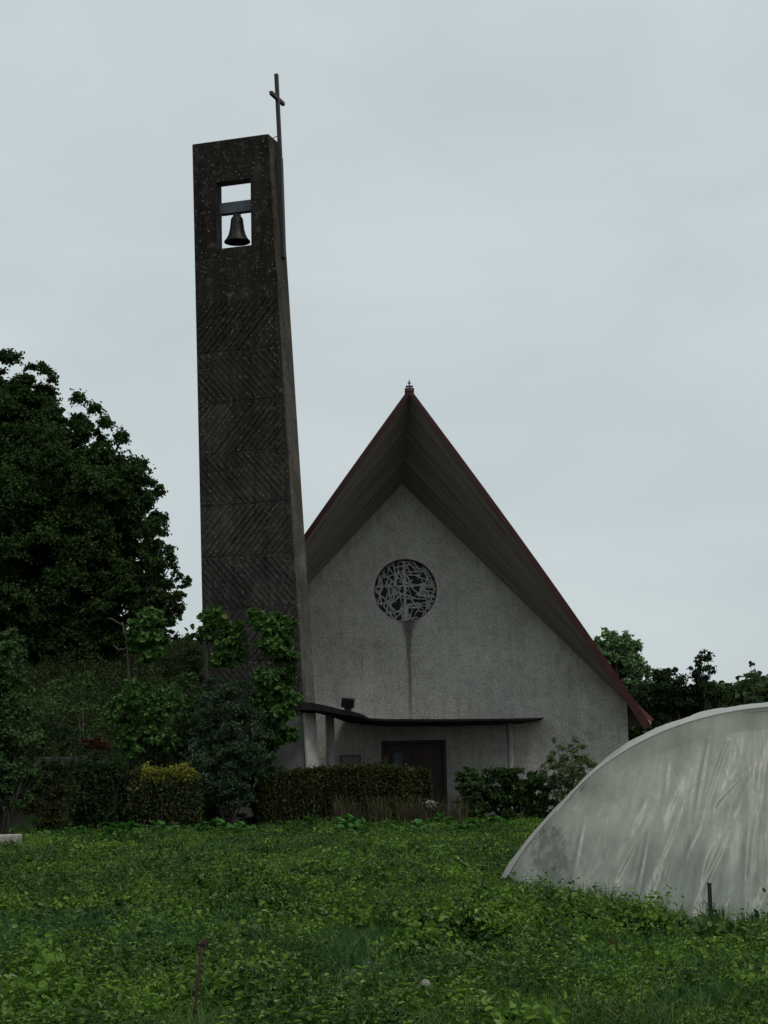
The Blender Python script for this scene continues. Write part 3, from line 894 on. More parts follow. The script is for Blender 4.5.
# ================================================================== polytunnel
TA = R(8); TR = Vector((math.cos(TA), -math.sin(TA), 0)); TB = Vector((math.sin(TA), math.cos(TA), 0))
TC = Vector((4.67, 21.2, 0))
tun = thing('polytunnel', 'low polytunnel covered in dirty milky polythene at the right of the garden', 'polytunnel', TC)
hoops = [(0, 3.06, 2.18), (1.4, 3.10, 2.285), (3.0, 3.10, 2.29), (4.6, 3.06, 2.29), (6.2, 3.06, 2.29), (7.8, 3.06, 2.29), (9.4, 3.06, 2.29), (11.0, 3.04, 2.28)]
def hp(k, a, dw=0): 
    o, w, h = hoops[k]; return TC + TB * o + TR * (-math.cos(a) * (w - dw)) + Vector((0, 0, math.sin(a) * (h - dw)))
for k in range(len(hoops)):
    mb = MB(); mb.tube([hp(k, a, .035 if k else .03) for a in np.linspace(-.02, PI + .02, 49)], .022, 8)
    mb.build('hoop', M['hoop'], tun, smooth=True)
# skin over the hoops, sagging a little between them, tucked under at the soil
NA, NSG = 150, 10
rows = []
for k in range(len(hoops) - 1):
    for s in range(NSG):
        f = s / NSG; o, w, h = [hoops[k][i] * (1 - f) + hoops[k + 1][i] * f for i in range(3)]
        if k == 0:
            e = math.sin(f * PI / 2); o = hoops[0][0] * (1 - f) + hoops[1][0] * f; w = hoops[0][1] + (hoops[1][1] - hoops[0][1]) * e; h = hoops[0][2] + (hoops[1][2] - hoops[0][2]) * e
        rows.append((o, w, h, math.sin(PI * f) * .045 if k else 0.0))
rows.append((*hoops[-1], 0))
aa = np.linspace(-.03, PI + .03, NA + 1)
VV = []
for (o, w, h, sg) in rows:
    cr = (fbm(aa * 9 + o * 1.2, aa * 2 + o * .7, 3) - .5) * .05 + (fbm(aa * 30 + o * .5, np.full_like(aa, o * 1.5), 8) - .5) * .012
    ww = w - sg + cr * min(1, o * 2); hh = h - sg + cr * min(1, o * 2)
    base = np.array(TC + TB * o)
    fl = (.50 * np.clip(1 - np.sin(aa) * h / 1.15, 0, 1) - .20 * np.clip(1 - np.sin(aa) * h / .2, 0, 1) ** 2) * min(1, .8 + o)   # skirt of the film spread out on the soil
    ww = ww + fl
    VV.append(base + np.outer(-np.cos(aa) * ww, np.array(TR)) + np.outer(np.sin(aa) * hh, np.array((0, 0, 1))))
VV = np.array(VV); nr, na = VV.shape[:2]
ii = (np.arange(nr - 1)[:, None] * na + np.arange(na - 1)[None]).ravel()
obj_np('cover', VV.reshape(-1, 3), np.stack([ii, ii + 1, ii + 1 + na, ii + na], 1), M['cover'], tun, smooth=True)
# slack end sheet with folds
rs = np.random.default_rng(21)
folds = []
for s0, z0, s1, z1, am in [(-1.9, .05, -1.55, .75, .055), (-1.35, .02, -.95, .95, .06), (-1.0, .05, -.35, .6, .06), (-.75, .1, -.5, 1.3, .04), (-.2, .0, .35, .9, .06),
                           (-2.35, .75, -2.0, 1.15, .05), (-1.6, .9, -1.2, 1.5, .03), (-.25, .5, .1, 1.6, .045), (.2, .1, .5, 1.4, .05), (-2.1, .1, -1.95, .9, .03), (.6, .0, .75, 1.2, .05), (1.0, .1, .8, 1.2, .05), (1.5, 0, 1.2, 1.2, .05), (2, 0, 1.6, 1, .05)]:
    folds.append((s0, z0, s1, z1, am * .6, rs.uniform(.04, .07)))
for k in range(70):
    s0 = rs.uniform(-2.6, 2.6); z0 = rs.uniform(0, 1.2); ln = rs.uniform(.25, .9); an = rs.normal(.35, .22)
    folds.append((s0, z0, s0 + math.sin(an) * ln, z0 + math.cos(an) * ln, rs.uniform(.006, .022), rs.uniform(.018, .04)))
NSX, NSZ = 560, 260
u = np.linspace(-.9985, .9985, NSX + 1); v = np.linspace(0, 1, NSZ + 1)
U, Vv = np.meshgrid(u, v)
S = U * hoops[0][1]; ZTOP = hoops[0][2] * np.sqrt(np.clip(1 - U**2, 0, 1)) + .0
Z = Vv * ZTOP
dspl = np.zeros_like(S)
for s0, z0, s1, z1, am, wd in folds:
    dx, dz = s1 - s0, z1 - z0; L2 = dx * dx + dz * dz
    tt = np.clip(((S - s0) * dx + (Z - z0) * dz) / L2, 0, 1)
    dist = np.hypot(S - s0 - tt * dx, Z - z0 - tt * dz)
    dspl += am * np.exp(-(dist / wd) ** 2) * np.sin(PI * np.clip(tt, .06, .94)) ** .6 - am * .5 * np.exp(-((dist - wd * 2) / wd / 1.3) ** 2) * np.sin(PI * tt)
q1 = S - .35 * Z
dspl += (fbm(q1 * 5, Z * .9, 31, 4) - .5) * .09 * (1.15 - Vv) + (fbm(q1 * 16, Z * 2.2, 37, 3) - .5) * .025 * (1.1 - Vv)
dspl += (fbm(S * 1.1, Z * 1.3, 41, 2) - .5) * .14
def ridged(a, b, sd, pw): return np.clip(1 - np.abs(2 * fbm(a, b, sd, 3) - 1) * 1.6, 0, 1) ** pw
fade = np.clip(1.25 - Vv, 0, 1)
wob = (fbm(S * .8, Z * .8, 43, 2) - .5) * 1.2
dspl += .016 * ridged((S - .42 * Z + wob) * 3.2, Z * .55 + 3, 47, 5) * fade + .007 * ridged((S - .25 * Z + wob) * 7.5, Z * 1.1 + 9, 49, 6) * fade + .006 * ridged((S + .3 * Z) * 4.0, Z * 1.4 + 5, 51, 8) * fade
edge = np.clip((1 - np.abs(U)) * 9, 0, 1) * np.clip((1 - Vv) * 9, 0, 1)
fw = 1.5 * dspl * edge + 2.3 * (1 - Vv) ** 1.5 * np.clip(1 - U**2, 0, 1) ** .6 + .022
S = S + np.sign(S) * .8 * (.50 * np.clip(1 - Z / 1.15, 0, 1) - .20 * np.clip(1 - Z / .2, 0, 1) ** 2) * np.abs(U) ** 4
PT = np.array(TC) + S[..., None] * np.array(TR) - fw[..., None] * np.array(TB) + (Z - .36 * (1 - Vv) ** 2)[..., None] * np.array((0, 0, 1.0))
na = NSX + 1; ii = (np.arange(NSZ)[:, None] * na + np.arange(NSX)[None]).ravel()
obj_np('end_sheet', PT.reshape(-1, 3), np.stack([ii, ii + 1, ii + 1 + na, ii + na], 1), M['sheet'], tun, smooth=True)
# rolled edge where the end sheet wraps over the first hoop
mb = MB(); mb.tube([hp(0, a, -.012) + TB * .0 for a in np.linspace(.02, PI - .02, 80)], .016, 6); mb.build('edge_roll', M['rope'], tun, smooth=True)
# far end closed with a second sheet
vs = [hp(len(hoops) - 1, a, .0) for a in np.linspace(0, PI, 40)]
mb = MB(); mb.prism(vs, TB * .012); mb.build('end_sheet', M['cover'], tun)
# ================================================================== trees
big_blobs = [pblob(18, 446, 72, 72), pblob(70, 500, 71, 88), pblob(-40, 520, 72, 130), pblob(40, 590, 70, 92), pblob(118, 570, 70.5, 52), pblob(86, 458, 72, 36), pblob(-80, 470, 74, 120), pblob(135, 525, 71, 30)]
CLUMP_N, CLUMP_R, LEAF_S, LEAF_N, FLAT = 2.8, .66, .42, 3.6, 1.05
big_blobs += [pblob(26, 406, 72, 38), pblob(58, 428, 72, 37), pblob(108, 504, 70.5, 48), pblob(100, 620, 69.5, 52), pblob(10, 640, 69.5, 70), pblob(-10, 390, 72, 28), pblob(150, 545, 70, 22), pblob(60, 640, 69, 45)]
tree('broadleaf_tree', 'huge dark broadleaf tree on the grassy slope left of the bell tower', 'tree', big_blobs, [26, 34, 40, 30, 22, 12, 30, 8, 16, 16, 24, 20, 26, 10, 9, 18], 60, .34, .22, 'bigtree',
     (-13.5, 72), .45, frac=(.2, .36), limbs=26,
     extra=[(np.array(P(px_, py_, 72)), r_) for px_, py_, r_ in ((45, 372, .3), (42, 366, .2), (52, 380, .3), (12, 360, .4), (4, 358, .4), (32, 368, .25), (150, 484, .35), (158, 494, .3), (140, 466, .4), (121, 440, .4), (105, 424, .4), (95, 410, .35), (78, 400, .35), (163, 520, .3), (160, 488, .16), (115, 577, .9), (105, 570, .8), (125, 585, .7), (35, 440, .6))])
CLUMP_N, CLUMP_R, LEAF_S, LEAF_N = 2.2, .72, .62, 1.9
tree('weeping_tree', 'narrow drooping tree at the right edge of the big dark tree', 'tree',
     [pblob(160, 560, 68, 22), pblob(163, 595, 68, 24), pblob(150, 620, 68, 22), pblob(180, 580, 68, 12), pblob(172, 615, 68, 16), pblob(140, 590, 68, 28), pblob(120, 580, 68, 24), pblob(178, 600, 68, 11), pblob(168, 632, 68, 12), pblob(150, 535, 68, 20)], [12, 13, 11, 9, 9, 10, 9, 6, 6, 8], 60, .24, .12, 'bigtree',
     (P(150, 650, 68).x, 68), .14, limbs=10, lo=.1)
shrub('hill_bush', 'dark rounded bush on the slope just left of the bell tower', [pblob(192, 658, 60, 18), pblob(178, 672, 60, 18), pblob(205, 675, 60, 20)], [10, 9, 9], 55, .16, .1, 'darkbush', (P(190, 690, 60).x, 60))

CLUMP_N, LEAF_S, LEAF_N = 3.0, .36, 5.0
tree('pale_tree', 'grey green airy tree rising behind the right slope of the church roof', 'tree',
     [pblob(618, 648, 98, 21), pblob(607, 638, 98, 13), pblob(632, 658, 98, 18), pblob(626, 672, 98, 24), pblob(600, 660, 98, 22), pblob(645, 678, 98, 14)], [13, 7, 10, 14, 12, 7], 14, .5, .34, 'paletree',
     (P(615, 720, 98).x, 98), .28, limbs=16, base_z=0, frac=(.22, .4), lo=.15)
tree('dark_bushy_tree', 'dark dense bushy tree between the church roof and the polytunnel', 'tree',
     [pblob(668, 690, 80, 24), pblob(690, 700, 80, 28), pblob(650, 705, 80, 24), pblob(712, 702, 80, 22), pblob(670, 672, 80, 9)], [14, 16, 12, 12, 5], 26, .34, .2, 'darkbush', (P(680, 740, 80).x, 80), .2, base_z=0)
tree('upright_tree', 'small dark upright tree standing above the polytunnel', 'tree',
     [pblob(703, 660, 79, 10), pblob(702, 674, 79, 14), pblob(704, 690, 79, 16), pblob(711, 656, 79, 5)], [8, 9, 9, 3], 30, .3, .18, 'darkbush', (P(703, 740, 79).x, 79), .12, base_z=0, limbs=10, lo=.15)
tree('slender_tree', 'thin sparse young tree sticking up at the right edge above the polytunnel', 'tree',
     [pblob(752, 664, 70, 4.5), pblob(755, 678, 70, 6), pblob(750, 690, 70, 7), pblob(757, 700, 70, 9)], [4, 5, 5, 6], 22, .24, .15, 'edge', (P(753, 740, 70).x, 70), .06, base_z=0, limbs=12, frac=(.25, .45), lo=.1)
CLUMP_N, CLUMP_R, LEAF_S, LEAF_N, FLAT = 2.2, .72, .62, 1.9, .9
# far wood closing the right horizon: reads as one mass
parts = []
for k in range(150):
    Yk = RNG.uniform(105, 175); px_ = RNG.uniform(560, 940)
    topy = 684 - 5 * math.sin(px_ * .035) + RNG.uniform(-3, 7)
    if px_ > 725: topy -= 3
    r_ = RNG.uniform(12, 24) * Yk / F
    c = P(px_, topy, Yk); c = np.array(c) - np.array((0, 0, r_))
    parts.append(puff(c, r_, 300, .55, .4, .5, .9)); parts.append(puff(c - np.array((0, 0, r_ * 1.5)), r_ * 1.2, 160, .7, .5, .5, 1.2))
V, Q = cat(parts)
o = obj_np('woodland', V, Q, M['farwood']); tag(o, 'distant line of green trees along the horizon on the right', 'woodland', kind='stuff')
# left and rear horizon beyond the slope
parts = []
for k in range(90):
    Yk = RNG.uniform(105, 160); x_ = RNG.uniform(-60, -10)
    r_ = RNG.uniform(1.5, 3); z_ = Hs(x_, Yk) + r_ * .7
    parts.append(puff((x_, Yk, z_), r_, 260, .5, .35))
V, Q = cat(parts)
o = obj_np('woodland', V, Q, M['darkbush']); tag(o, 'dark trees on the crest behind the slope on the left', 'woodland', kind='stuff')

# ================================================================== shrubs, vines, hedges in front of the church
def column_blobs(pts): return [pblob(*p) for p in pts]
CLUMP_N, CLUMP_R = 3.4, .68
# left post with a vine head
q = P(129, 700, 46.5)
t = thing('climbing_vine', 'vine bushing out at the top of a pale leaning post on the left', 'vine', (q.x, 46.5, 0))
cl = blob_clumps(column_blobs([(148, 625, 46.5, 17), (140, 640, 46.5, 15), (157, 640, 46.5, 13), (150, 655, 46.5, 11)]), [8, 7, 6, 5], (.35, .55))
V, Q = foliage(cl, 60, .24, .19, .4); obj_np('foliage', V, Q, M['vine'], t)
mb = MB(); mb.tube([(q.x, 46.5, -.1), P(130, 690, 46.5), P(127, 640, 46.5), P(122, 622, 46.5)], [.04, .037, .03, .02], 7); mb.tube([P(128, 648, 46.5), P(119, 650, 46.6), P(113, 645, 46.6)], [.03, .025, .01], 5); mb.tube([P(123, 626, 46.5), P(112, 619, 46.4), P(108, 618, 46.4)], [.03, .02, .01], 5)
mb.build('post', M['palebark'], t, smooth=True)
mb = MB(); mb.tube([(q.x + .25, 46.55, -.1), P(137, 700, 46.55), P(139, 665, 46.55), P(148, 640, 46.5)], [.04, .04, .035, .02], 7); mb.build('stem', M['redbark'], t, smooth=True)
shrub('leafy_bush', 'leafy green bush below the vine topped post', column_blobs([(135, 702, 46, 22), (120, 715, 46, 20), (150, 722, 46, 20), (132, 742, 46, 22), (170, 700, 46.5, 18), (160, 740, 46, 18)]), [9, 8, 8, 9, 7, 7], 75, .2, .14, 'vine', (P(136, 770, 46).x, 46))
shrub('bramble', 'loose green bramble on the slope between the bush and the big tree', column_blobs([(60, 700, 52, 26), (85, 690, 53, 22), (40, 715, 50, 22), (185, 690, 50, 22), (190, 720, 50, 24), (90, 725, 50, 24)]), [8, 7, 7, 7, 7, 7], 30, .15, .09, 'edge', (P(80, 760, 51).x, 51), lo=.1)
# vines on posts before the tower
q = P(222, 780, 46.2)
t = thing('climbing_vine', 'broad leaved vine arching over pale posts in front of the tower', 'vine', (q.x, 46.2, 0))
cl = blob_clumps(column_blobs([(212, 620, 46.2, 14), (206, 633, 46.2, 11), (226, 640, 46.2, 16), (236, 655, 46.2, 13), (222, 660, 46.2, 12), (240, 628, 46.2, 8), (215, 612, 46.2, 8)]), [8, 6, 8, 6, 5, 3, 3], (.35, .6))
V, Q = foliage(cl, 85, .24, .19, .45); obj_np('foliage', V, Q, M['vine'], t)
mb = MB(); mb.tube([P(213, 790, 46.3), P(208, 690, 46.3), P(207, 640, 46.3)], [.04, .04, .035], 7); mb.tube([P(252, 790, 46.3), P(248, 690, 46.3), P(247, 628, 46.3)], [.035, .035, .03], 7); mb.tube([P(207, 642, 46.3), P(228, 634, 46.3), P(247, 630, 46.3)], .035, 6)
mb.build('post', M['palebark'], t, smooth=True)
q = P(275, 780, 46.0)
t = thing('climbing_vine', 'tall column of bright vine leaves against the right corner of the tower', 'vine', (q.x, 46.0, 0))
cl = blob_clumps(column_blobs([(266, 625, 46, 15), (286, 627, 46, 12), (274, 645, 46, 17), (284, 662, 46, 17), (272, 682, 46, 19), (288, 700, 46, 14), (276, 718, 46, 19), (262, 700, 46, 14), (290, 735, 46, 10), (270, 742, 46, 16), (256, 614, 46, 8), (292, 680, 46, 9)]), [8, 6, 8, 8, 9, 6, 9, 6, 4, 7, 3, 3], (.35, .6))
V, Q = foliage(cl, 85, .24, .19, .45); obj_np('foliage', V, Q, M['vine'], t)
mb = MB(); mb.tube([(q.x, 46, -.1), P(276, 700, 46), P(272, 640, 46), P(268, 622, 46)], [.035, .035, .03, .02], 7); mb.build('stem', M['palebark'], t, smooth=True)
shrub('lilac_bush', 'tall grey green bush in front of the tower base', column_blobs([(225, 705, 45.6, 26), (210, 735, 45.5, 26), (245, 725, 45.5, 28), (228, 760, 45.4, 30), (255, 760, 45.4, 24), (205, 765, 45.4, 24), (240, 690, 45.7, 16), (215, 690, 45.7, 14), (225, 795, 45.3, 28)]), [10, 10, 10, 11, 8, 8, 6, 5, 8], 130, .11, .065, 'lilac', (P(228, 800, 45.5).x, 45.5), stems=14)

CLUMP_N, CLUMP_R = 2.2, .72
def hedge(name, label, x0, x1, Y0, Y1, ztop, n, L, W, mat, topmat=None, base_mat=None, wob=.06, twigs=60, round_=.12):
    xm = (x0 + x1) / 2; t = thing(name, label, 'hedge', (xm, (Y0 + Y1) / 2, 0))
    lx, ly = x1 - x0, Y1 - Y0
    # front, top, ends, back by area
    areas = np.array([lx * ztop, lx * ly * 1.3, ly * ztop, ly * ztop, lx * ztop * .4, lx * ly * ztop * .6]); pr = areas / areas.sum()
    k = RNG.choice(6, n, p=pr); a = RNG.uniform(0, 1, n); b = RNG.uniform(0, 1, n); c = RNG.uniform(0, 1, n)
    X = np.where(k == 2, x0, np.where(k == 3, x1, x0 + a * lx)); Y = np.where((k == 0), Y0, np.where(k == 4, Y1, Y0 + c * ly)); Z = np.where(k == 1, ztop, b * ztop)
    dep = np.where(RNG.uniform(0, 1, n) < .06, -np.abs(RNG.normal(0, .06, n)), np.abs(RNG.normal(0, .08, n)))
    nrm = np.zeros((n, 3)); nrm[k == 0] = (0, -1, .3); nrm[k == 1] = (0, -.1, 1); nrm[k == 2] = (-1, 0, .3); nrm[k == 3] = (1, 0, .3); nrm[k == 4] = (0, 1, .3); nrm[k == 5] = (0, 0, 1)
    p = np.stack([X, Y, Z], 1) - nrm * dep[:, None]
    wv = (fbm(X * 2.2 + 3, Z * 2.2 + Y, 13, 3) - .5) * wob * 3
    p += nrm * wv[:, None]
    p[:, 2] -= .08 * np.abs((p[:, 0] - xm) / lx * 2) ** 7 * (p[:, 2] / ztop) ** 3; p[:, 2] += (fbm(p[:, 0] * 1.6, p[:, 1] * .8 + 9, 77, 3) - .5) * .22 * (p[:, 2] / ztop) ** 2
    p[:, 0] -= (p[:, 0] - xm) / lx * .18 * (p[:, 2] / ztop) ** 6
    rd = round_ * 1.3 * ((p[:, 2] / ztop) ** 6); p[:, 1] += rd * (1 - (p[:, 1] - Y0) / ly * 2); 
    nn = nrm * .5 + rdir(n) * .8 + np.array((0, 0, .3)); s = RNG.uniform(.6, 1.25, n)
    fr = p[:, 2] / ztop
    if topmat:
        tm = (fr > .84 + RNG.normal(0, .06, n)) & (p[:, 0] > x0 + (x1 - x0) * .18)
        V, Q = leaves(p[tm], nn[tm], L * s[tm], W * s[tm]); obj_np('new_growth', V, Q, M[topmat], t); keep_ = ~tm
    else: keep_ = np.ones(n, bool)
    thin = RNG.uniform(0, 1, n) < .25 + .75 * sst(fr * 2.2)
    keep_ &= thin
    V, Q = leaves(p[keep_], nn[keep_], L * s[keep_], W * s[keep_]); obj_np('foliage', V, Q, M[mat], t)
    mb = MB()
    for i in range(twigs):
        xx = RNG.uniform(x0 + .05, x1 - .05); yy = RNG.uniform(Y0 + .02, Y0 + ly * .7)
        h_ = RNG.uniform(.6, .95) * ztop
        mb.tube([(xx, yy, -.03), (xx + RNG.normal() * .08, yy + RNG.normal() * .04, h_ * .5), (xx + RNG.normal() * .16, yy + RNG.normal() * .06, h_)], [.014, .010, .004], 5, False)
    mb.build('stem', M[base_mat or 'bark'], t)
    return t
xa, xb = P(258, 800, 46).x, P(432, 800, 46).x
hedge('clipped_hedge', 'long flat topped clipped hedge in front of the church door', xa, xb, 45.9, 47.0, P(340, 769, 46).z, 42000, .075, .05, 'hedge', wob=.07, twigs=170, base_mat='palebark')
xa, xb = P(128, 800, 44.5).x, P(199, 800, 44.5).x
hedge('golden_hedge', 'clipped privet hedge with a golden yellow top left of the grey green bush', xa, xb, 44.4, 45.4, P(165, 769, 44.5).z, 15000, .075, .045, 'goldlow', 'gold', twigs=60, wob=.06)
xa, xb = P(72, 800, 44.6).x, P(127, 800, 44.6).x
hedge('dark_hedge', 'dark clipped hedge left of the golden hedge', xa, xb, 44.5, 45.6, P(100, 764, 44.6).z, 14000, .085, .055, 'darkbush', twigs=50, wob=.12)
shrub('low_scrub', 'low brownish scrub between the hedgerow tree and the dark hedge', column_blobs([(50, 785, 43.5, 22), (42, 810, 43, 22), (65, 800, 43.5, 20), (60, 822, 43, 16)]), [8, 8, 7, 6], 150, .12, .07, 'hedge', (P(52, 820, 43.2).x, 43.2), lo=.1, stems=16)
shrub('hedgerow_tree', 'tall leafy hedgerow shrub cut off by the left edge', column_blobs([(5, 650, 41, 24), (-15, 690, 41, 40), (12, 690, 41, 22), (10, 735, 41, 30), (-20, 750, 41, 45), (18, 775, 41, 24), (5, 800, 41, 28), (22, 715, 41, 14), (-40, 800, 41, 50), (20, 745, 41, 20)]), [10, 14, 9, 12, 14, 9, 10, 6, 12, 8], 110, .15, .085, 'edge', (P(0, 820, 41).x, 41), stems=16, stem_r=.05)
shrub('laurel_shrub', 'dense dark broad leaved shrub right of the church door', column_blobs([(478, 785, 46.3, 20), (500, 780, 46.2, 18), (520, 785, 46.2, 20), (490, 808, 46.2, 22), (515, 810, 46.2, 22), (540, 790, 46.2, 20), (466, 780, 46.3, 13), (545, 812, 46.2, 20), (472, 808, 46.2, 17), (464, 795, 46.2, 12)]), [11, 10, 10, 11, 11, 10, 6, 9, 8, 6], 170, .15, .085, 'laurel', (P(508, 826, 46.3).x, 46.3), stems=12, stem_r=.03)
shrub('willow_bush', 'airy olive leaved bush behind the left flank of the polytunnel', column_blobs([(558, 757, 45.6, 13), (578, 752, 45.6, 13), (566, 775, 45.5, 20), (585, 770, 45.5, 16), (548, 775, 45.6, 14), (572, 795, 45.4, 24), (578, 738, 45.6, 6), (555, 740, 45.6, 5)]), [5, 5, 8, 6, 5, 9, 2, 2], 120, .16, .05, 'willow', (P(568, 826, 45.5).x, 45.5), lo=.05, stems=18, stem_r=.018, stem_mat='palebark')

CLUMP_N, LEAF_N = 2.4, 2.3
shrub('dark_thicket', 'dark leafy thicket filling the gap between the tower base and the golden hedge', column_blobs([(205, 780, 47.0, 24), (180, 760, 47.2, 22), (225, 800, 46.8, 24), (245, 790, 46.8, 20), (200, 812, 46.6, 20), (160, 755, 47.2, 20), (210, 745, 47.2, 20), (190, 735, 47.4, 20), (250, 812, 46.6, 16)]), [8]*9, 55, .14, .085, 'darkbush', (P(205, 825, 46.9).x, 46.9), stems=14)
shrub('dark_thicket', 'dark leafy thicket on the slope behind the low stone wall and the dark hedge', column_blobs([(40, 765, 48.4, 24), (70, 775, 48.2, 22), (100, 765, 48.2, 22), (130, 760, 48.2, 22), (30, 740, 48.8, 26), (60, 735, 49.5, 20), (20, 800, 47.6, 26), (50, 805, 47.4, 22)]), [8]*8, 45, .14, .085, 'darkbush', (P(70, 800, 48.4).x, 48.4), stems=12)
shrub('slope_bush', 'green bush on the slope between the vine topped post and the tower', column_blobs([(185, 690, 48.5, 20), (172, 712, 48.3, 20), (195, 715, 48.2, 20), (180, 735, 48, 20), (165, 690, 48.8, 14)]), [8]*5, 60, .14, .085, 'edge', (P(182, 770, 48.3).x, 48.3), stems=10)
CLUMP_N, LEAF_N = 2.2, 1.9
# clump of dead fern on the slope and stones
def blade_thing(name, label, cat_, x, y, n, h, w, mat, spread, lean=.6, group=None, z=None):
    z = Hs(x, y) if z is None else z
    pp = np.stack([x + RNG.normal(0, spread, n), y + RNG.normal(0, spread, n), np.full(n, z - .02)], 1)
    V, Q = blades(pp, h * RNG.uniform(.55, 1.1, n), w, lean)
    o = obj_np(name, V, Q, M[mat], loc=(x, y, z)); return tag(o, label, cat_, group)
q = P(95, 752, 49.5)
cl = blob_clumps([pblob(88, 746, 49.5, 9), pblob(98, 745, 49.5, 9), pblob(106, 747, 49.5, 7)], [5, 5, 4], (.4, .6))
V, Q = foliage(cl, 260, .2, .03, .1, kw if False else .2, droop=.5)
o = obj_np('fern_clump', V, Q, M['rustfern'], loc=(q.x, 49.5, Hs(q.x, 49.5))); tag(o, 'reddish brown clump of dead fern on the slope above the dark hedge', 'fern')
q = P(52, 757, 48.2)
mb = MB(); hx = 0
for i in range(5):
    ln = random.uniform(.22, .4); mb.box((q.x - .55 + hx + ln / 2, 48.2 + random.uniform(-.02, .02), q.z - .14 + random.uniform(-.02, .02)), (ln - .01, .34, .30), random.uniform(-.05, .05)); hx += ln
o = mb.build('stone_wall', M['wallstone'], loc=(q.x, 48.2, q.z - .3), bevel=.02); tag(o, 'short low grey stone wall beside the hedgerow shrub', 'wall')
q = P(6, 851, 37.6)
mb = MB(); mb.box((q.x - .05, 37.6, .17), (.74, .42, .42), .12)
o = mb.build('stone_block', M['stone'], loc=(q.x - .05, 37.6, 0), bevel=.04); tag(o, 'pale squared stone block lying at the left edge of the garden', 'stone')
# stakes
q0 = P(709, 884, 18.3); q0b = Vector((q0.x + .005, 18.3, -.5))
mb = MB(); mb.box((q0 + q0b) / 2, (.036, .036, (q0 - q0b).length)); mb.box(q0 + Vector((0, 0, .004)), (.042, .042, .012))
o = mb.build('garden_stake', M['black'], loc=(q0.x, 18.3, -.25)); tag(o, 'thin black stake standing in front of the polytunnel sheet', 'stake')
s0, s1 = P(202.5, 942, 10.9), P(189, 1040, 10.75)
t = thing('rusty_stake', 'leaning rusty iron stake in the weeds at lower left', 'stake', (s1.x, s1.y, Hs(s1.x, s1.y)))
mb = MB(); mb.tube([s1 - Vector((0, 0, .15)), s1.lerp(s0, .5) + Vector((.004, 0, 0)), s0], [.011, .010, .010], 8); mb.build('rod', M['rust'], t, smooth=True)
mb = MB(); mb.tube([s0 - Vector((.012, 0, .03)), s0 + Vector((.01, 0, -.005)), s0 + Vector((.022, 0, .018))], [.017, .022, .012], 7); mb.tube([s0 + Vector((-.02, 0, -.015)), s0 + Vector((.035, .005, .0))], [.006, .009], 6); mb.build('knot', M['rust'], t, smooth=True)

# ================================================================== garden vegetation
def spot(px, py, s, base=0.0):
    d = ray(px, py); k = (base - EYE.z) / d.z; p = EYE + d * k; return (p.x, p.y, s, random.uniform(0, 2 * PI))
def in_tunnel(x, y):
    s = (x - TC.x) * TR.x + (y - TC.y) * TR.y; o = (x - TC.x) * TB.x + (y - TC.y) * TB.y
    return (np.abs(s) < 3.36) & (o > -.25) & (o < 11.1)
HOLES = [(px_, py_, w_) for px_, py_, w_ in ((430, 962, .5), (470, 966, .5), (520, 968, .5), (560, 970, .55), (610, 968, .5), (650, 965, .5), (110, 944, .5), (150, 942, .45), (60, 942, .5), (200, 940, .4), (300, 910, .8), (260, 908, .7), (620, 930, .6), (700, 932, .6), (560, 928, .5), (40, 1010, .35), (700, 1005, .35), (330, 985, .4))]
def hollow(x, y):
    s_ = 0
    for px_, py_, w_ in HOLES:
        d = ray(px_, py_); k = -EYE.z / d.z
        s_ = s_ + np.exp(-((x - d.x * k) / w_) ** 2 - ((y - d.y * k + w_ * .8) / (w_ * 2.0)) ** 2)
    return np.clip(s_, 0, 1)
def mound(x, y):
    near = 1 - .75 * np.exp(-((x - 3.9) / 2.2) ** 2 - ((y - 19.2) / 1.5) ** 2) - .8 * np.exp(-((x + 1.12) / .22) ** 2 - ((y - 10.3) / .7) ** 2) - .8 * np.exp(-((x - .25) / .14) ** 2 - ((y - 10.0) / .5) ** 2)
    return near * (1 - .85 * hollow(x, y)) * (.04 + .30 * fbm(x * .9, y * .55, 17, 3) ** 1.5 + .16 * 1.6 * np.clip(fbm(x * 2.6, y * 1.6, 19, 2) - .42, 0, 1))
def garden_pts(n, y0=9.6, y1=46.4, margin=1.35, pw=1.0):
    """points spread so that near and far ground are equally well covered in the picture"""
    u = RNG.uniform(0, 1, n)
    iy = (1 / y0) ** pw + u * ((1 / y1) ** pw - (1 / y0) ** pw); y = iy ** (-1 / pw)
    x = RNG.uniform(-1, 1, n) * (y * .2135 * 1.18 + 2.2)
    k = ~in_tunnel(x, y)
    return x[k], y[k]
PATCH = lambda x, y: fbm(x * .55 + 7, y * .4 + 3, 23, 4)
# fine leafy weed carpet
x, y = garden_pts(540000, pw=.6)
pt = PATCH(x, y); kp = RNG.uniform(0, 1, len(x)) < np.clip(.12 + (pt - .36) * 4.5, .10, 1) ** (1 if False else 1.0) * np.clip(.35 + (fbm(x * 1.9, y * 1.2, 101, 3) - .38) * 4, .15, 1) * (1 - .93 * hollow(x, y)); x, y, pt = x[kp], y[kp], pt[kp]
n = len(x); hm = mound(x, y); zz = H(x, y) + hm * (1 - RNG.uniform(0, 1, n) ** 1.8 * .85)
sz = RNG.uniform(.016, .042, n) * (.75 + y / 34)
nn = rdir(n) * 1.1 + np.array((0, -.2, .75))
V, Q = leaves(np.stack([x, y, zz], 1), nn, sz * 1.25, sz * .8)
o = obj_np('ground_cover', V, Q, M['weed']); tag(o, 'low carpet of fresh green weeds over the garden', 'weeds', kind='stuff')
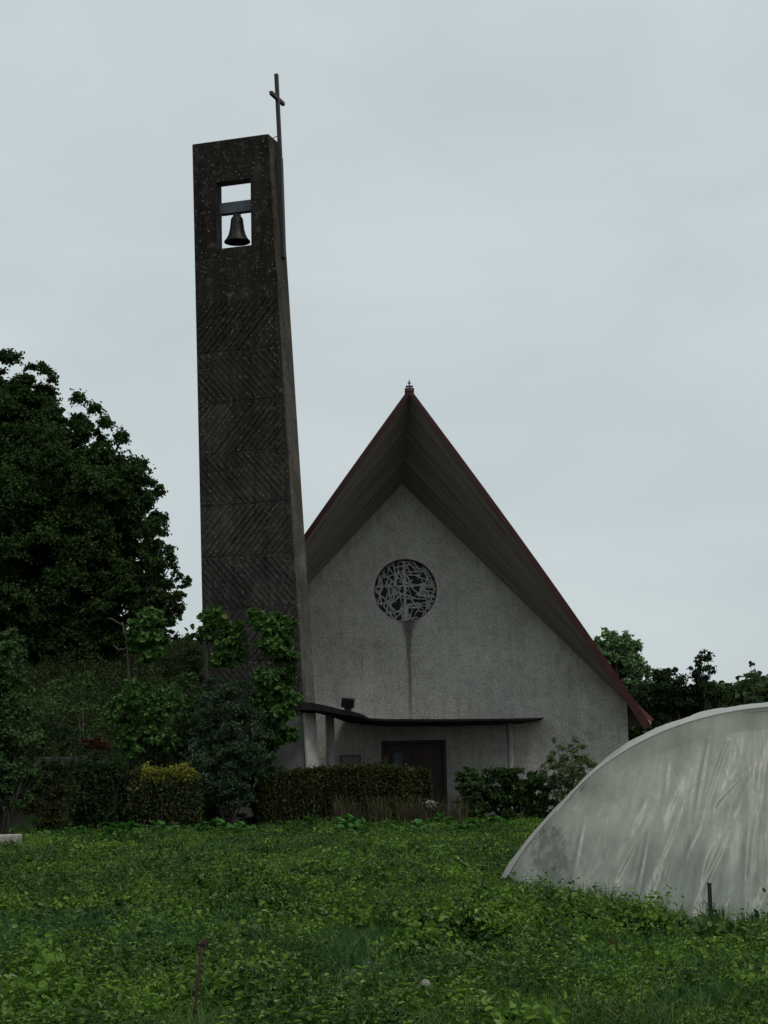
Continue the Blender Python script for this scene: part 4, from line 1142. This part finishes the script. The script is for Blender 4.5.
# larger, deeper green weeds
x, y = garden_pts(240000, pw=.65)
pt = fbm(x * .6 + 31, y * .42 + 9, 29, 3); kp = RNG.uniform(0, 1, len(x)) < np.clip((pt - .42) * 4, 0, .8) * (1 - .85 * hollow(x, y)); x, y = x[kp], y[kp]
n = len(x); hm = mound(x, y) * 1.25 + .04; zz = H(x, y) + hm * (1 - RNG.uniform(0, 1, n) ** 2 * .8)
sz = RNG.uniform(.018, .048, n) * (.75 + y / 36)
V, Q = leaves(np.stack([x, y, zz], 1), rdir(n) * 1.0 + np.array((0, -.2, .75)), sz * 1.35, sz * .75)
o = obj_np('leafy_weeds', V, Q, M['weed2']); tag(o, 'taller dark green weeds growing in patches in the garden', 'weeds', kind='stuff')
# bushy weed and crop clumps of many sizes, some in rows behind bare strips
parts = []; parts2 = []
def clump_at(x, y, r, L, lift=0):
    if in_tunnel(np.array([x]), np.array([y]))[0]: return
    if y < 11.2 and (abs(x + 1.12) < .35 or abs(x - .25) < .28): return
    if 2.0 < x < 7.5 and 15.8 < y < 21.2: r *= .5
    n = int((40 + 90 * (r / .2) ** 1.5) * min(3.5, (.055 / L) ** 1.3 if L < .055 else 1)); z = Hs(x, y) + .04 + lift
    pr = puff((x, y, z + r * .55), r, n, L, L * RNG.uniform(.45, .8), .35, RNG.uniform(.6, 1.1), .3)
    low_ = pr[0][:, 2] < z - .02; pr[0][low_, 2] = z - .02 + np.repeat(RNG.uniform(0, r * .6, len(pr[0]) // 6), 6)[low_] + (pr[0][low_, 2] - z) * .3
    (parts if RNG.uniform() < .5 else parts2).append(pr)
bx_, by_ = garden_pts(640, pw=.8)
for x, y in zip(bx_, by_):
    if fbm(np.array([x * .5]), np.array([y * .35]), 111, 2)[0] > .46 and y < 36:
        r_ = RNG.uniform(.16, .32); L_ = RNG.uniform(.025, .075)
        clump_at(x, y, r_, L_); clump_at(x + RNG.normal() * .1, y, r_ * .7, L_ * .8)
cx_, cy_ = garden_pts(2200, pw=.8)
for x, y in zip(cx_, cy_):
    clump_at(x, y, RNG.uniform(.06, .17) * (1 + .012 * y) * (1 + (RNG.uniform() < .12) * .7), RNG.uniform(.014, .034) * (.75 + y / 34))
for k in range(90):
    px_ = RNG.uniform(395, 660); q_ = spot(px_, RNG.uniform(944, 956), 1); clump_at(q_[0], q_[1], RNG.uniform(.14, .27), RNG.uniform(.03, .08), .10)
for k in range(60):
    px_ = RNG.uniform(0, 330); q_ = spot(px_, RNG.uniform(925, 938), 1); clump_at(q_[0], q_[1], RNG.uniform(.12, .26), RNG.uniform(.03, .07), .08)
for k in range(70):
    px_ = RNG.uniform(180, 520); q_ = spot(px_, RNG.uniform(888, 905), 1); clump_at(q_[0], q_[1], RNG.uniform(.14, .28), RNG.uniform(.05, .09))
for k in range(90):
    px_ = RNG.uniform(500, 768); q_ = spot(px_, RNG.uniform(922, 938) + (px_ - 500) * .03, 1); clump_at(q_[0], q_[1], RNG.uniform(.08, .17), RNG.uniform(.025, .05))
V, Q = cat(parts); o = obj_np('bushy_weeds', V, Q, M['weed']); tag(o, 'bright rounded clumps of leafy weeds and self sown crops', 'weeds', kind='stuff')
V, Q = cat(parts2); o = obj_np('bushy_weeds', V, Q, M['weed2']); tag(o, 'darker rounded clumps of broad leaved weeds', 'weeds', kind='stuff')
# upright leafy stems standing above the carpet
x, y = garden_pts(7400, pw=.75)
pt = fbm(x * .7 + 11, y * .5 + 2, 83, 3); k = (pt > .44) & (hollow(x, y) < .35) & ~(((np.abs(x + 1.12) < .22) | (np.abs(x - .25) < .12)) & (y < 11)); x, y = x[k], y[k]
K = 16; n = len(x); hs = RNG.uniform(.14, .40, n) * (1 - .5 * np.exp(-((x - 3.9) / 2.2) ** 2 - ((y - 19.2) / 1.5) ** 2))
fx = np.repeat(x, K); fy = np.repeat(y, K); fh = np.repeat(hs, K); lev = np.tile((np.arange(K) // 2 + 1) / (K / 2), n)
az = np.tile(np.arange(K) * PI + (np.arange(K) // 2) * PI / 2, n) + np.repeat(RNG.uniform(0, 6.3, n), K) + RNG.normal(0, .3, n * K)
ll = fh * RNG.uniform(.20, .32, n * K) * (1.25 - .75 * lev)
dd = np.stack([np.cos(az), np.sin(az), RNG.uniform(-.25, .35, n * K)], 1)
lean = np.repeat(RNG.normal(0, .12, (n, 2)), K, 0)
pp = np.stack([fx + lean[:, 0] * fh * lev, fy + lean[:, 1] * fh * lev, H(fx, fy) + fh * lev], 1) + dd * ll[:, None] * .55
V, Q = leaves(pp, np.stack([-dd[:, 0] * .3, -dd[:, 1] * .3, np.ones(n * K)], 1), ll * 1.1, ll * .52, .2, .22, dd)
V2, Q2 = blades(np.stack([x, y, H(x, y)], 1), hs, .008, .1)
V, Q = cat([(V, Q), (V2, Q2)])
o = obj_np('tall_weeds', V, Q, M['weed']); tag(o, 'upright leafy stems of weeds standing above the green carpet', 'weeds', kind='stuff')
# feathery tufts
x, y = garden_pts(7400, pw=.75); k = (fbm(x * .8 + 71, y * .6 + 22, 93, 3) > .5) & (hollow(x, y) < .4); x, y = x[k], y[k]; n = len(x); K = 34
fx = np.repeat(x, K) + RNG.normal(0, .045, n * K); fy = np.repeat(y, K) + RNG.normal(0, .045, n * K)
V, Q = blades(np.stack([fx, fy, H(fx, fy) + RNG.uniform(0, .08, n * K)], 1), RNG.uniform(.08, .26, n * K), RNG.uniform(.005, .011, n * K) * (.6 + fy / 25), 1.2)
o = obj_np('feathery_weeds', V, Q, M['weed2']); tag(o, 'feathery tufts of fine leaved weeds in the garden', 'weeds', kind='stuff')
# grass
x, y = garden_pts(130000, pw=.6)
pt = fbm(x * .5 + 51, y * .35 + 19, 33, 3); kp = RNG.uniform(0, 1, len(x)) < np.clip((pt - .44) * 5, .10, 1) * (1 - .9 * hollow(x, y)); x, y = x[kp], y[kp]; n = len(x)
V, Q = blades(np.stack([x, y, H(x, y)], 1), RNG.uniform(.12, .36, n), RNG.uniform(.004, .008, n) * (.6 + y / 22), .7)
o = obj_np('grass', V, Q, M['grass']); tag(o, 'thin grass growing among the garden weeds', 'grass', kind='stuff')
# long fine grass and onion tops in the nearest strip
parts = []
for (pa, pb, ya, yb, nn_, hh) in ((-60, 260, 940, 985, 9000, .34), (480, 850, 985, 1040, 6000, .30), (260, 420, 955, 1000, 2600, .30), (120, 520, 850, 880, 3500, .30), (560, 800, 940, 975, 3000, .28)):
    px_ = RNG.uniform(pa, pb, nn_); py_ = RNG.uniform(ya, yb, nn_); k = fbm(px_ * .03, py_ * .06, 121, 3) > .46; px_, py_ = px_[k], py_[k]
    pp = np.array([(lambda d: tuple(EYE + d * (-EYE.z / d.z)))(ray(a, b)) for a, b in zip(px_, py_)]); k = ~in_tunnel(pp[:, 0], pp[:, 1]) & ~((np.abs(pp[:, 0] + 1.12) < .2) & (pp[:, 1] < 11.2)); pp = pp[k]
    pp[:, 2] = H(pp[:, 0], pp[:, 1]); n = len(pp)
    parts.append(blades(pp, hh * RNG.uniform(.55, 1.15, n), RNG.uniform(.005, .009, n) * (.7 + pp[:, 1] / 30), .5))
V, Q = cat(parts); o = obj_np('long_grass', V, Q, M['leek']); tag(o, 'wispy blue green grass and onion tops in strips among the weeds', 'grass', kind='stuff')
# rough grass on the slope
n = 120000
x = RNG.uniform(-24, -4.6, n); y = 47.5 + 33 * RNG.uniform(0, 1, n) ** 1.2
V, Q = blades(np.stack([x, y, H(x, y) - .02], 1), RNG.uniform(.25, .75, n) * (.6 + .8 * fbm(x * .5, y * .5, 61)), RNG.uniform(.018, .04, n), .6)
o = obj_np('hill_grass', V, Q, M['hillgrass']); tag(o, 'rough tall grass covering the slope on the left', 'grass', kind='stuff')
n = 170000
x = RNG.uniform(-24, -4.6, n); y = 47.5 + 32 * RNG.uniform(0, 1, n) ** 1.1
mm = fbm(x * .7, y * .5, 71, 4); k = RNG.uniform(0, 1, n) < np.clip((mm - .36) * 5, .05, 1); x, y, mm = x[k], y[k], mm[k]; n = len(x)
hh = .25 + 1.5 * np.clip(mm - .38, 0, 1) ** 1.1 * 2
V, Q = leaves(np.stack([x, y, H(x, y) + hh * (1 - RNG.uniform(0, 1, n) ** 2 * .9)], 1), rdir(n) * .8 + np.array((0, -.3, .7)), RNG.uniform(.06, .13, n), RNG.uniform(.035, .07, n))
o = obj_np('slope_weeds', V, Q, M['slope']); tag(o, 'tangle of green weeds and brambles over the slope on the left', 'weeds', kind='stuff')
# short grass between the hedges and the church
n = 26000
x = RNG.uniform(-4.6, 13, n); y = RNG.uniform(46.2, 52.9, n); k = ~((y > 49.5) & (x > -1.7) & (x < 7.3)); x, y = x[k], y[k]; n = len(x)
V, Q = blades(np.stack([x, y, H(x, y)], 1), RNG.uniform(.08, .3, n), RNG.uniform(.012, .025, n), .6)
o = obj_np('grass', V, Q, M['grass']); tag(o, 'short grass around the foot of the church and tower', 'grass', kind='stuff')

# rosette plants, one of each kind then copies
def rosette(name, n, L, W, mat, up_ang=(.5, 1.2), stalk=.5, seed=0):
    rs = np.random.default_rng(seed); pts = []; nr = []; dr = []; ls = []
    mb = MB()
    for i in range(n):
        az = rs.uniform(0, 2 * PI); el = rs.uniform(*up_ang); l = L * rs.uniform(.65, 1.15)
        d = np.array((math.cos(az) * math.cos(el), math.sin(az) * math.cos(el), math.sin(el)))
        st = d * l * stalk; c = st + np.array((math.cos(az), math.sin(az), .25)) * l * .45 * np.array((1, 1, math.sin(el)))
        pts.append(c); dr.append(np.array((math.cos(az), math.sin(az), .15 + .4 * rs.uniform(-1, 1)))); nr.append(np.array((-math.cos(az) * .35, -math.sin(az) * .35, 1)) + rs.normal(size=3) * .2); ls.append(l)
    ls = np.array(ls); pts = np.array(pts)
    Vs, Qs = leaves(pts, np.array(nr), ls, ls * W, fold=.14, droop=.18, dirs=np.array(dr))
    return Vs, Qs
def copies(src, spots, label, group, labels=None):
    for i, (x, y, s, rz) in enumerate(spots):
        o = src if i == 0 else src.copy()
        if i: COL.objects.link(o)
        o.location = (x, y, Hs(x, y) + .02); o.scale = (s, s, s * random.uniform(.85, 1.1)); o.rotation_euler = (0, 0, rz)
    return
def spot_(px, py, s, base=0.0):
    d = ray(px, py); k = (base - EYE.z) / d.z; p = EYE + d * k; return (p.x, p.y, s, random.uniform(0, 2 * PI))
# rear row of broad leaved vegetables
V, Q = cat([rosette('a', 26, .24, .7, 'squash', (.35, 1.3), .9, 3), rosette('a', 16, .2, .7, 'squash', (.9, 1.5), 1.6, 4)])
o = obj_np('vegetable_plant', V, Q, M['squash']); tag(o, 'broad leaved vegetable plant in the rear row before the hedges', 'vegetable plant', 'broad leaved vegetables in the rear row')
sp = []
for i in range(46):
    px_ = 45 + i * 10.6 + random.uniform(-6, 6)
    if px_ > 505 and False: continue
    sp.append(spot(px_, random.choice([833, 837, 841, 829]) + random.uniform(-2, 2) + (384 - px_) * .0227, random.uniform(.8, 1.3)))
copies(o, sp, None, None)
# blue green cabbages / lone big plant at left
V, Q = cat([rosette('b', 14, .30, .8, 'cabbage', (.3, 1.1), .55, 8), rosette('b', 8, .2, .8, 'cabbage', (.9, 1.5), .5, 9)])
o = obj_np('cabbage_plant', V, Q, M['cabbage']); tag(o, 'large blue green cabbage plant in the left of the rear row', 'cabbage')
o.location = (*spot(97, 838, 1)[:2], 0.05); o.scale = (1.5, 1.5, 1.7)
# scattered docks
V, Q = rosette('c', 13, .26, .42, 'dock', (.5, 1.35), .55, 12)
o = obj_np('dock_plant', V, Q, M['dock']); tag(o, 'broad leaved dock growing among the garden weeds', 'dock plant', 'docks among the garden weeds')
sp = []
for i in range(60):
    px_, py_ = random.uniform(0, 768), random.uniform(865, 1015)
    s_ = spot(px_, py_, random.uniform(.55, 1.1))
    if not in_tunnel(np.array([s_[0]]), np.array([s_[1]]))[0]: sp.append(s_)
for px_, py_ in ((540, 950), (556, 955), (530, 958), (575, 962), (440, 945), (455, 952), (470, 960), (600, 955), (110, 935), (100, 925), (140, 930)):
    sp.append(spot(px_, py_, random.uniform(1.0, 1.35)))
copies(o, sp, None, None)
# pale broad leaves near the middle
V, Q = cat([rosette('d', 10, .24, .6, 'cabbage', (.2, 1.0), .6, 22)])
o = obj_np('chard_plant', V, Q, M['cabbage']); tag(o, 'blue green leafy vegetable in the middle of the garden', 'vegetable plant', 'blue green vegetables in mid garden')
sp = [spot(px_, py_, random.uniform(.7, 1.1)) for px_, py_ in ((535, 958), (548, 948), (560, 962), (520, 952), (412, 955), (430, 950), (245, 902), (210, 898), (60, 925), (85, 940), (230, 985), (250, 1000), (20, 1000))]
copies(o, sp, None, None)
# leek rows at left
pp = np.zeros((16, 3)); pp[:, :2] = RNG.normal(0, .025, (16, 2))
V, Q = blades(pp, RNG.uniform(.2, .42, 16), .010, .6)
o = obj_np('leek_plant', V, Q, M['leek']); tag(o, 'blue green leek in the rows at lower left', 'leek', 'leeks at lower left')
sp = []
for i in range(40):
    sp.append(spot(random.uniform(0, 300), random.uniform(950, 996), random.uniform(.5, 1.0)))
for i in range(8): sp.append(spot(random.uniform(520, 620), random.uniform(985, 1020), random.uniform(.7, 1.1)))
copies(o, sp, None, None)
o['label'] = 'blue green leek growing among the weeds near the bottom edge'
for ob in list(COL.objects):
    if ob.name.startswith('leek_plant'): ob['label'] = 'blue green leek growing among the weeds near the bottom edge'; ob['group'] = 'leeks near the bottom edge'

# dandelion clock
s_ = spot(427, 1042, 1); dx_, dy_ = s_[0], s_[1]; zc = P(427, 984, dy_).z
t = thing('dandelion', 'single white dandelion seed head on a thin stalk in the foreground', 'dandelion', (dx_, dy_, 0))
mb = MB(); mb.tube([(dx_ + .01, dy_, 0), (dx_, dy_, zc)], .003, 5); mb.build('stalk', M['weed2'], t)
n = 160; d = rdir(n); V, Q = leaves(np.array((dx_, dy_, zc + .0)) + d * .024, d + rdir(n) * .2, .018, .012); obj_np('seed_head', V, Q, M['petal'], t)
# white flowers by the doorstep
q = P(432, 806, 46.8); cl = blob_clumps([pblob(428, 804, 45.7, 8), pblob(440, 808, 45.7, 8), pblob(420, 812, 45.7, 7)], [3, 3, 3], (.4, .6))
t = thing('flowering_plant', 'low plant with small white flowers at the right end of the clipped hedge', 'plant', (q.x, 45.7, 0))
V, Q = foliage(cl, 120, .07, .04, .4, .1); obj_np('foliage', V, Q, M['lilac'], t)
pts = np.array(P(431, 805, 45.6)) + RNG.normal(size=(110, 3)) * np.array((.075, .04, .05)); V, Q = leaves(pts, rdir(len(pts)) + np.array((0, -.6, .5)), .06, .05); obj_np('flowers', V, Q, M['petal'], t)
# dry stems at the hedge foot
parts = []
for k in range(26):
    px_ = random.uniform(330, 470); c = P(px_, 828, 45.5); n = 40
    pp = np.stack([c.x + RNG.normal(0, .08, n), 45.45 + RNG.normal(0, .1, n), np.zeros(n)], 1)
    parts.append(blades(pp, RNG.uniform(.3, .95, n), RNG.uniform(.012, .02, n), .35))
V, Q = cat(parts); o = obj_np('dry_grass', V, Q, M['straw']); tag(o, 'dry straw coloured grass along the foot of the clipped hedge', 'dry grass', kind='stuff')
# dead stalk at right
s_ = spot(617, 985, 1)
blade_thing('dead_plant', 'withered dark brown plant stalk among the weeds at lower right', 'dead plant', s_[0], s_[1], 26, .42, .014, 'rustfern', .025, .35)

# ================================================================== light
w = bpy.data.worlds.new('World'); scene.world = w; w.use_nodes = True
nt = w.node_tree; nt.nodes.clear()
SUN_EL, SUN_AZ = R(60), R(138)          # azimuth clockwise from +Y
sky = nt.nodes.new('ShaderNodeTexSky'); sky.sky_type = 'NISHITA'; sky.sun_disc = False
sky.sun_elevation = SUN_EL; sky.sun_rotation = SUN_AZ; sky.air_density = 1.0; sky.dust_density = 3.0; sky.ozone_density = 1.0
tc = nt.nodes.new('ShaderNodeTexCoord'); mp = nt.nodes.new('ShaderNodeMapping'); mp.inputs['Scale'].default_value = (1, 1, 2.2); mp.inputs['Rotation'].default_value = (0, R(12), 0)
nt.links.new(tc.outputs['Generated'], mp.inputs['Vector'])
ns = nt.nodes.new('ShaderNodeTexNoise'); ns.inputs['Scale'].default_value = 5.5; ns.inputs['Detail'].default_value = 5; ns.inputs['Roughness'].default_value = .5; ns.inputs['Distortion'].default_value = .3
nt.links.new(mp.outputs[0], ns.inputs['Vector'])
cr = nt.nodes.new('ShaderNodeValToRGB'); cr.color_ramp.elements[0].position = .34; cr.color_ramp.elements[0].color = (6.25, 7.05, 7.25, 1)
cr.color_ramp.elements[1].position = .66; cr.color_ramp.elements[1].color = (7.1, 7.8, 7.95, 1)
nt.links.new(ns.outputs['Fac'], cr.inputs['Fac'])
mx = nt.nodes.new('ShaderNodeMixRGB'); mx.inputs[0].default_value = .90
nt.links.new(sky.outputs[0], mx.inputs[1]); nt.links.new(cr.outputs[0], mx.inputs[2])
bg = nt.nodes.new('ShaderNodeBackground'); bg.inputs['Strength'].default_value = .09
nt.links.new(mx.outputs[0], bg.inputs['Color'])
wo_ = nt.nodes.new('ShaderNodeOutputWorld'); nt.links.new(bg.outputs[0], wo_.inputs['Surface'])
sl = bpy.data.lights.new('sun', 'SUN'); sl.energy = 1.5; sl.angle = R(16); sl.color = (1, .96, .9)
so = bpy.data.objects.new('sun', sl); COL.objects.link(so)
sd = Vector((math.sin(SUN_AZ) * math.cos(SUN_EL), math.cos(SUN_AZ) * math.cos(SUN_EL), math.sin(SUN_EL)))
so.rotation_euler = sd.to_track_quat('Z', 'Y').to_euler()
so.location = (20, -10, 40)

scene.view_settings.view_transform = 'Standard'; scene.view_settings.look = 'None'
scene.view_settings.exposure = 0; scene.view_settings.gamma = 1
scene.view_settings.use_curve_mapping = False
scene.render.engine = 'CYCLES'
scene.cycles.max_bounces = 6; scene.cycles.diffuse_bounces = 3; scene.cycles.transparent_max_bounces = 8
scene.cycles.use_denoising = True
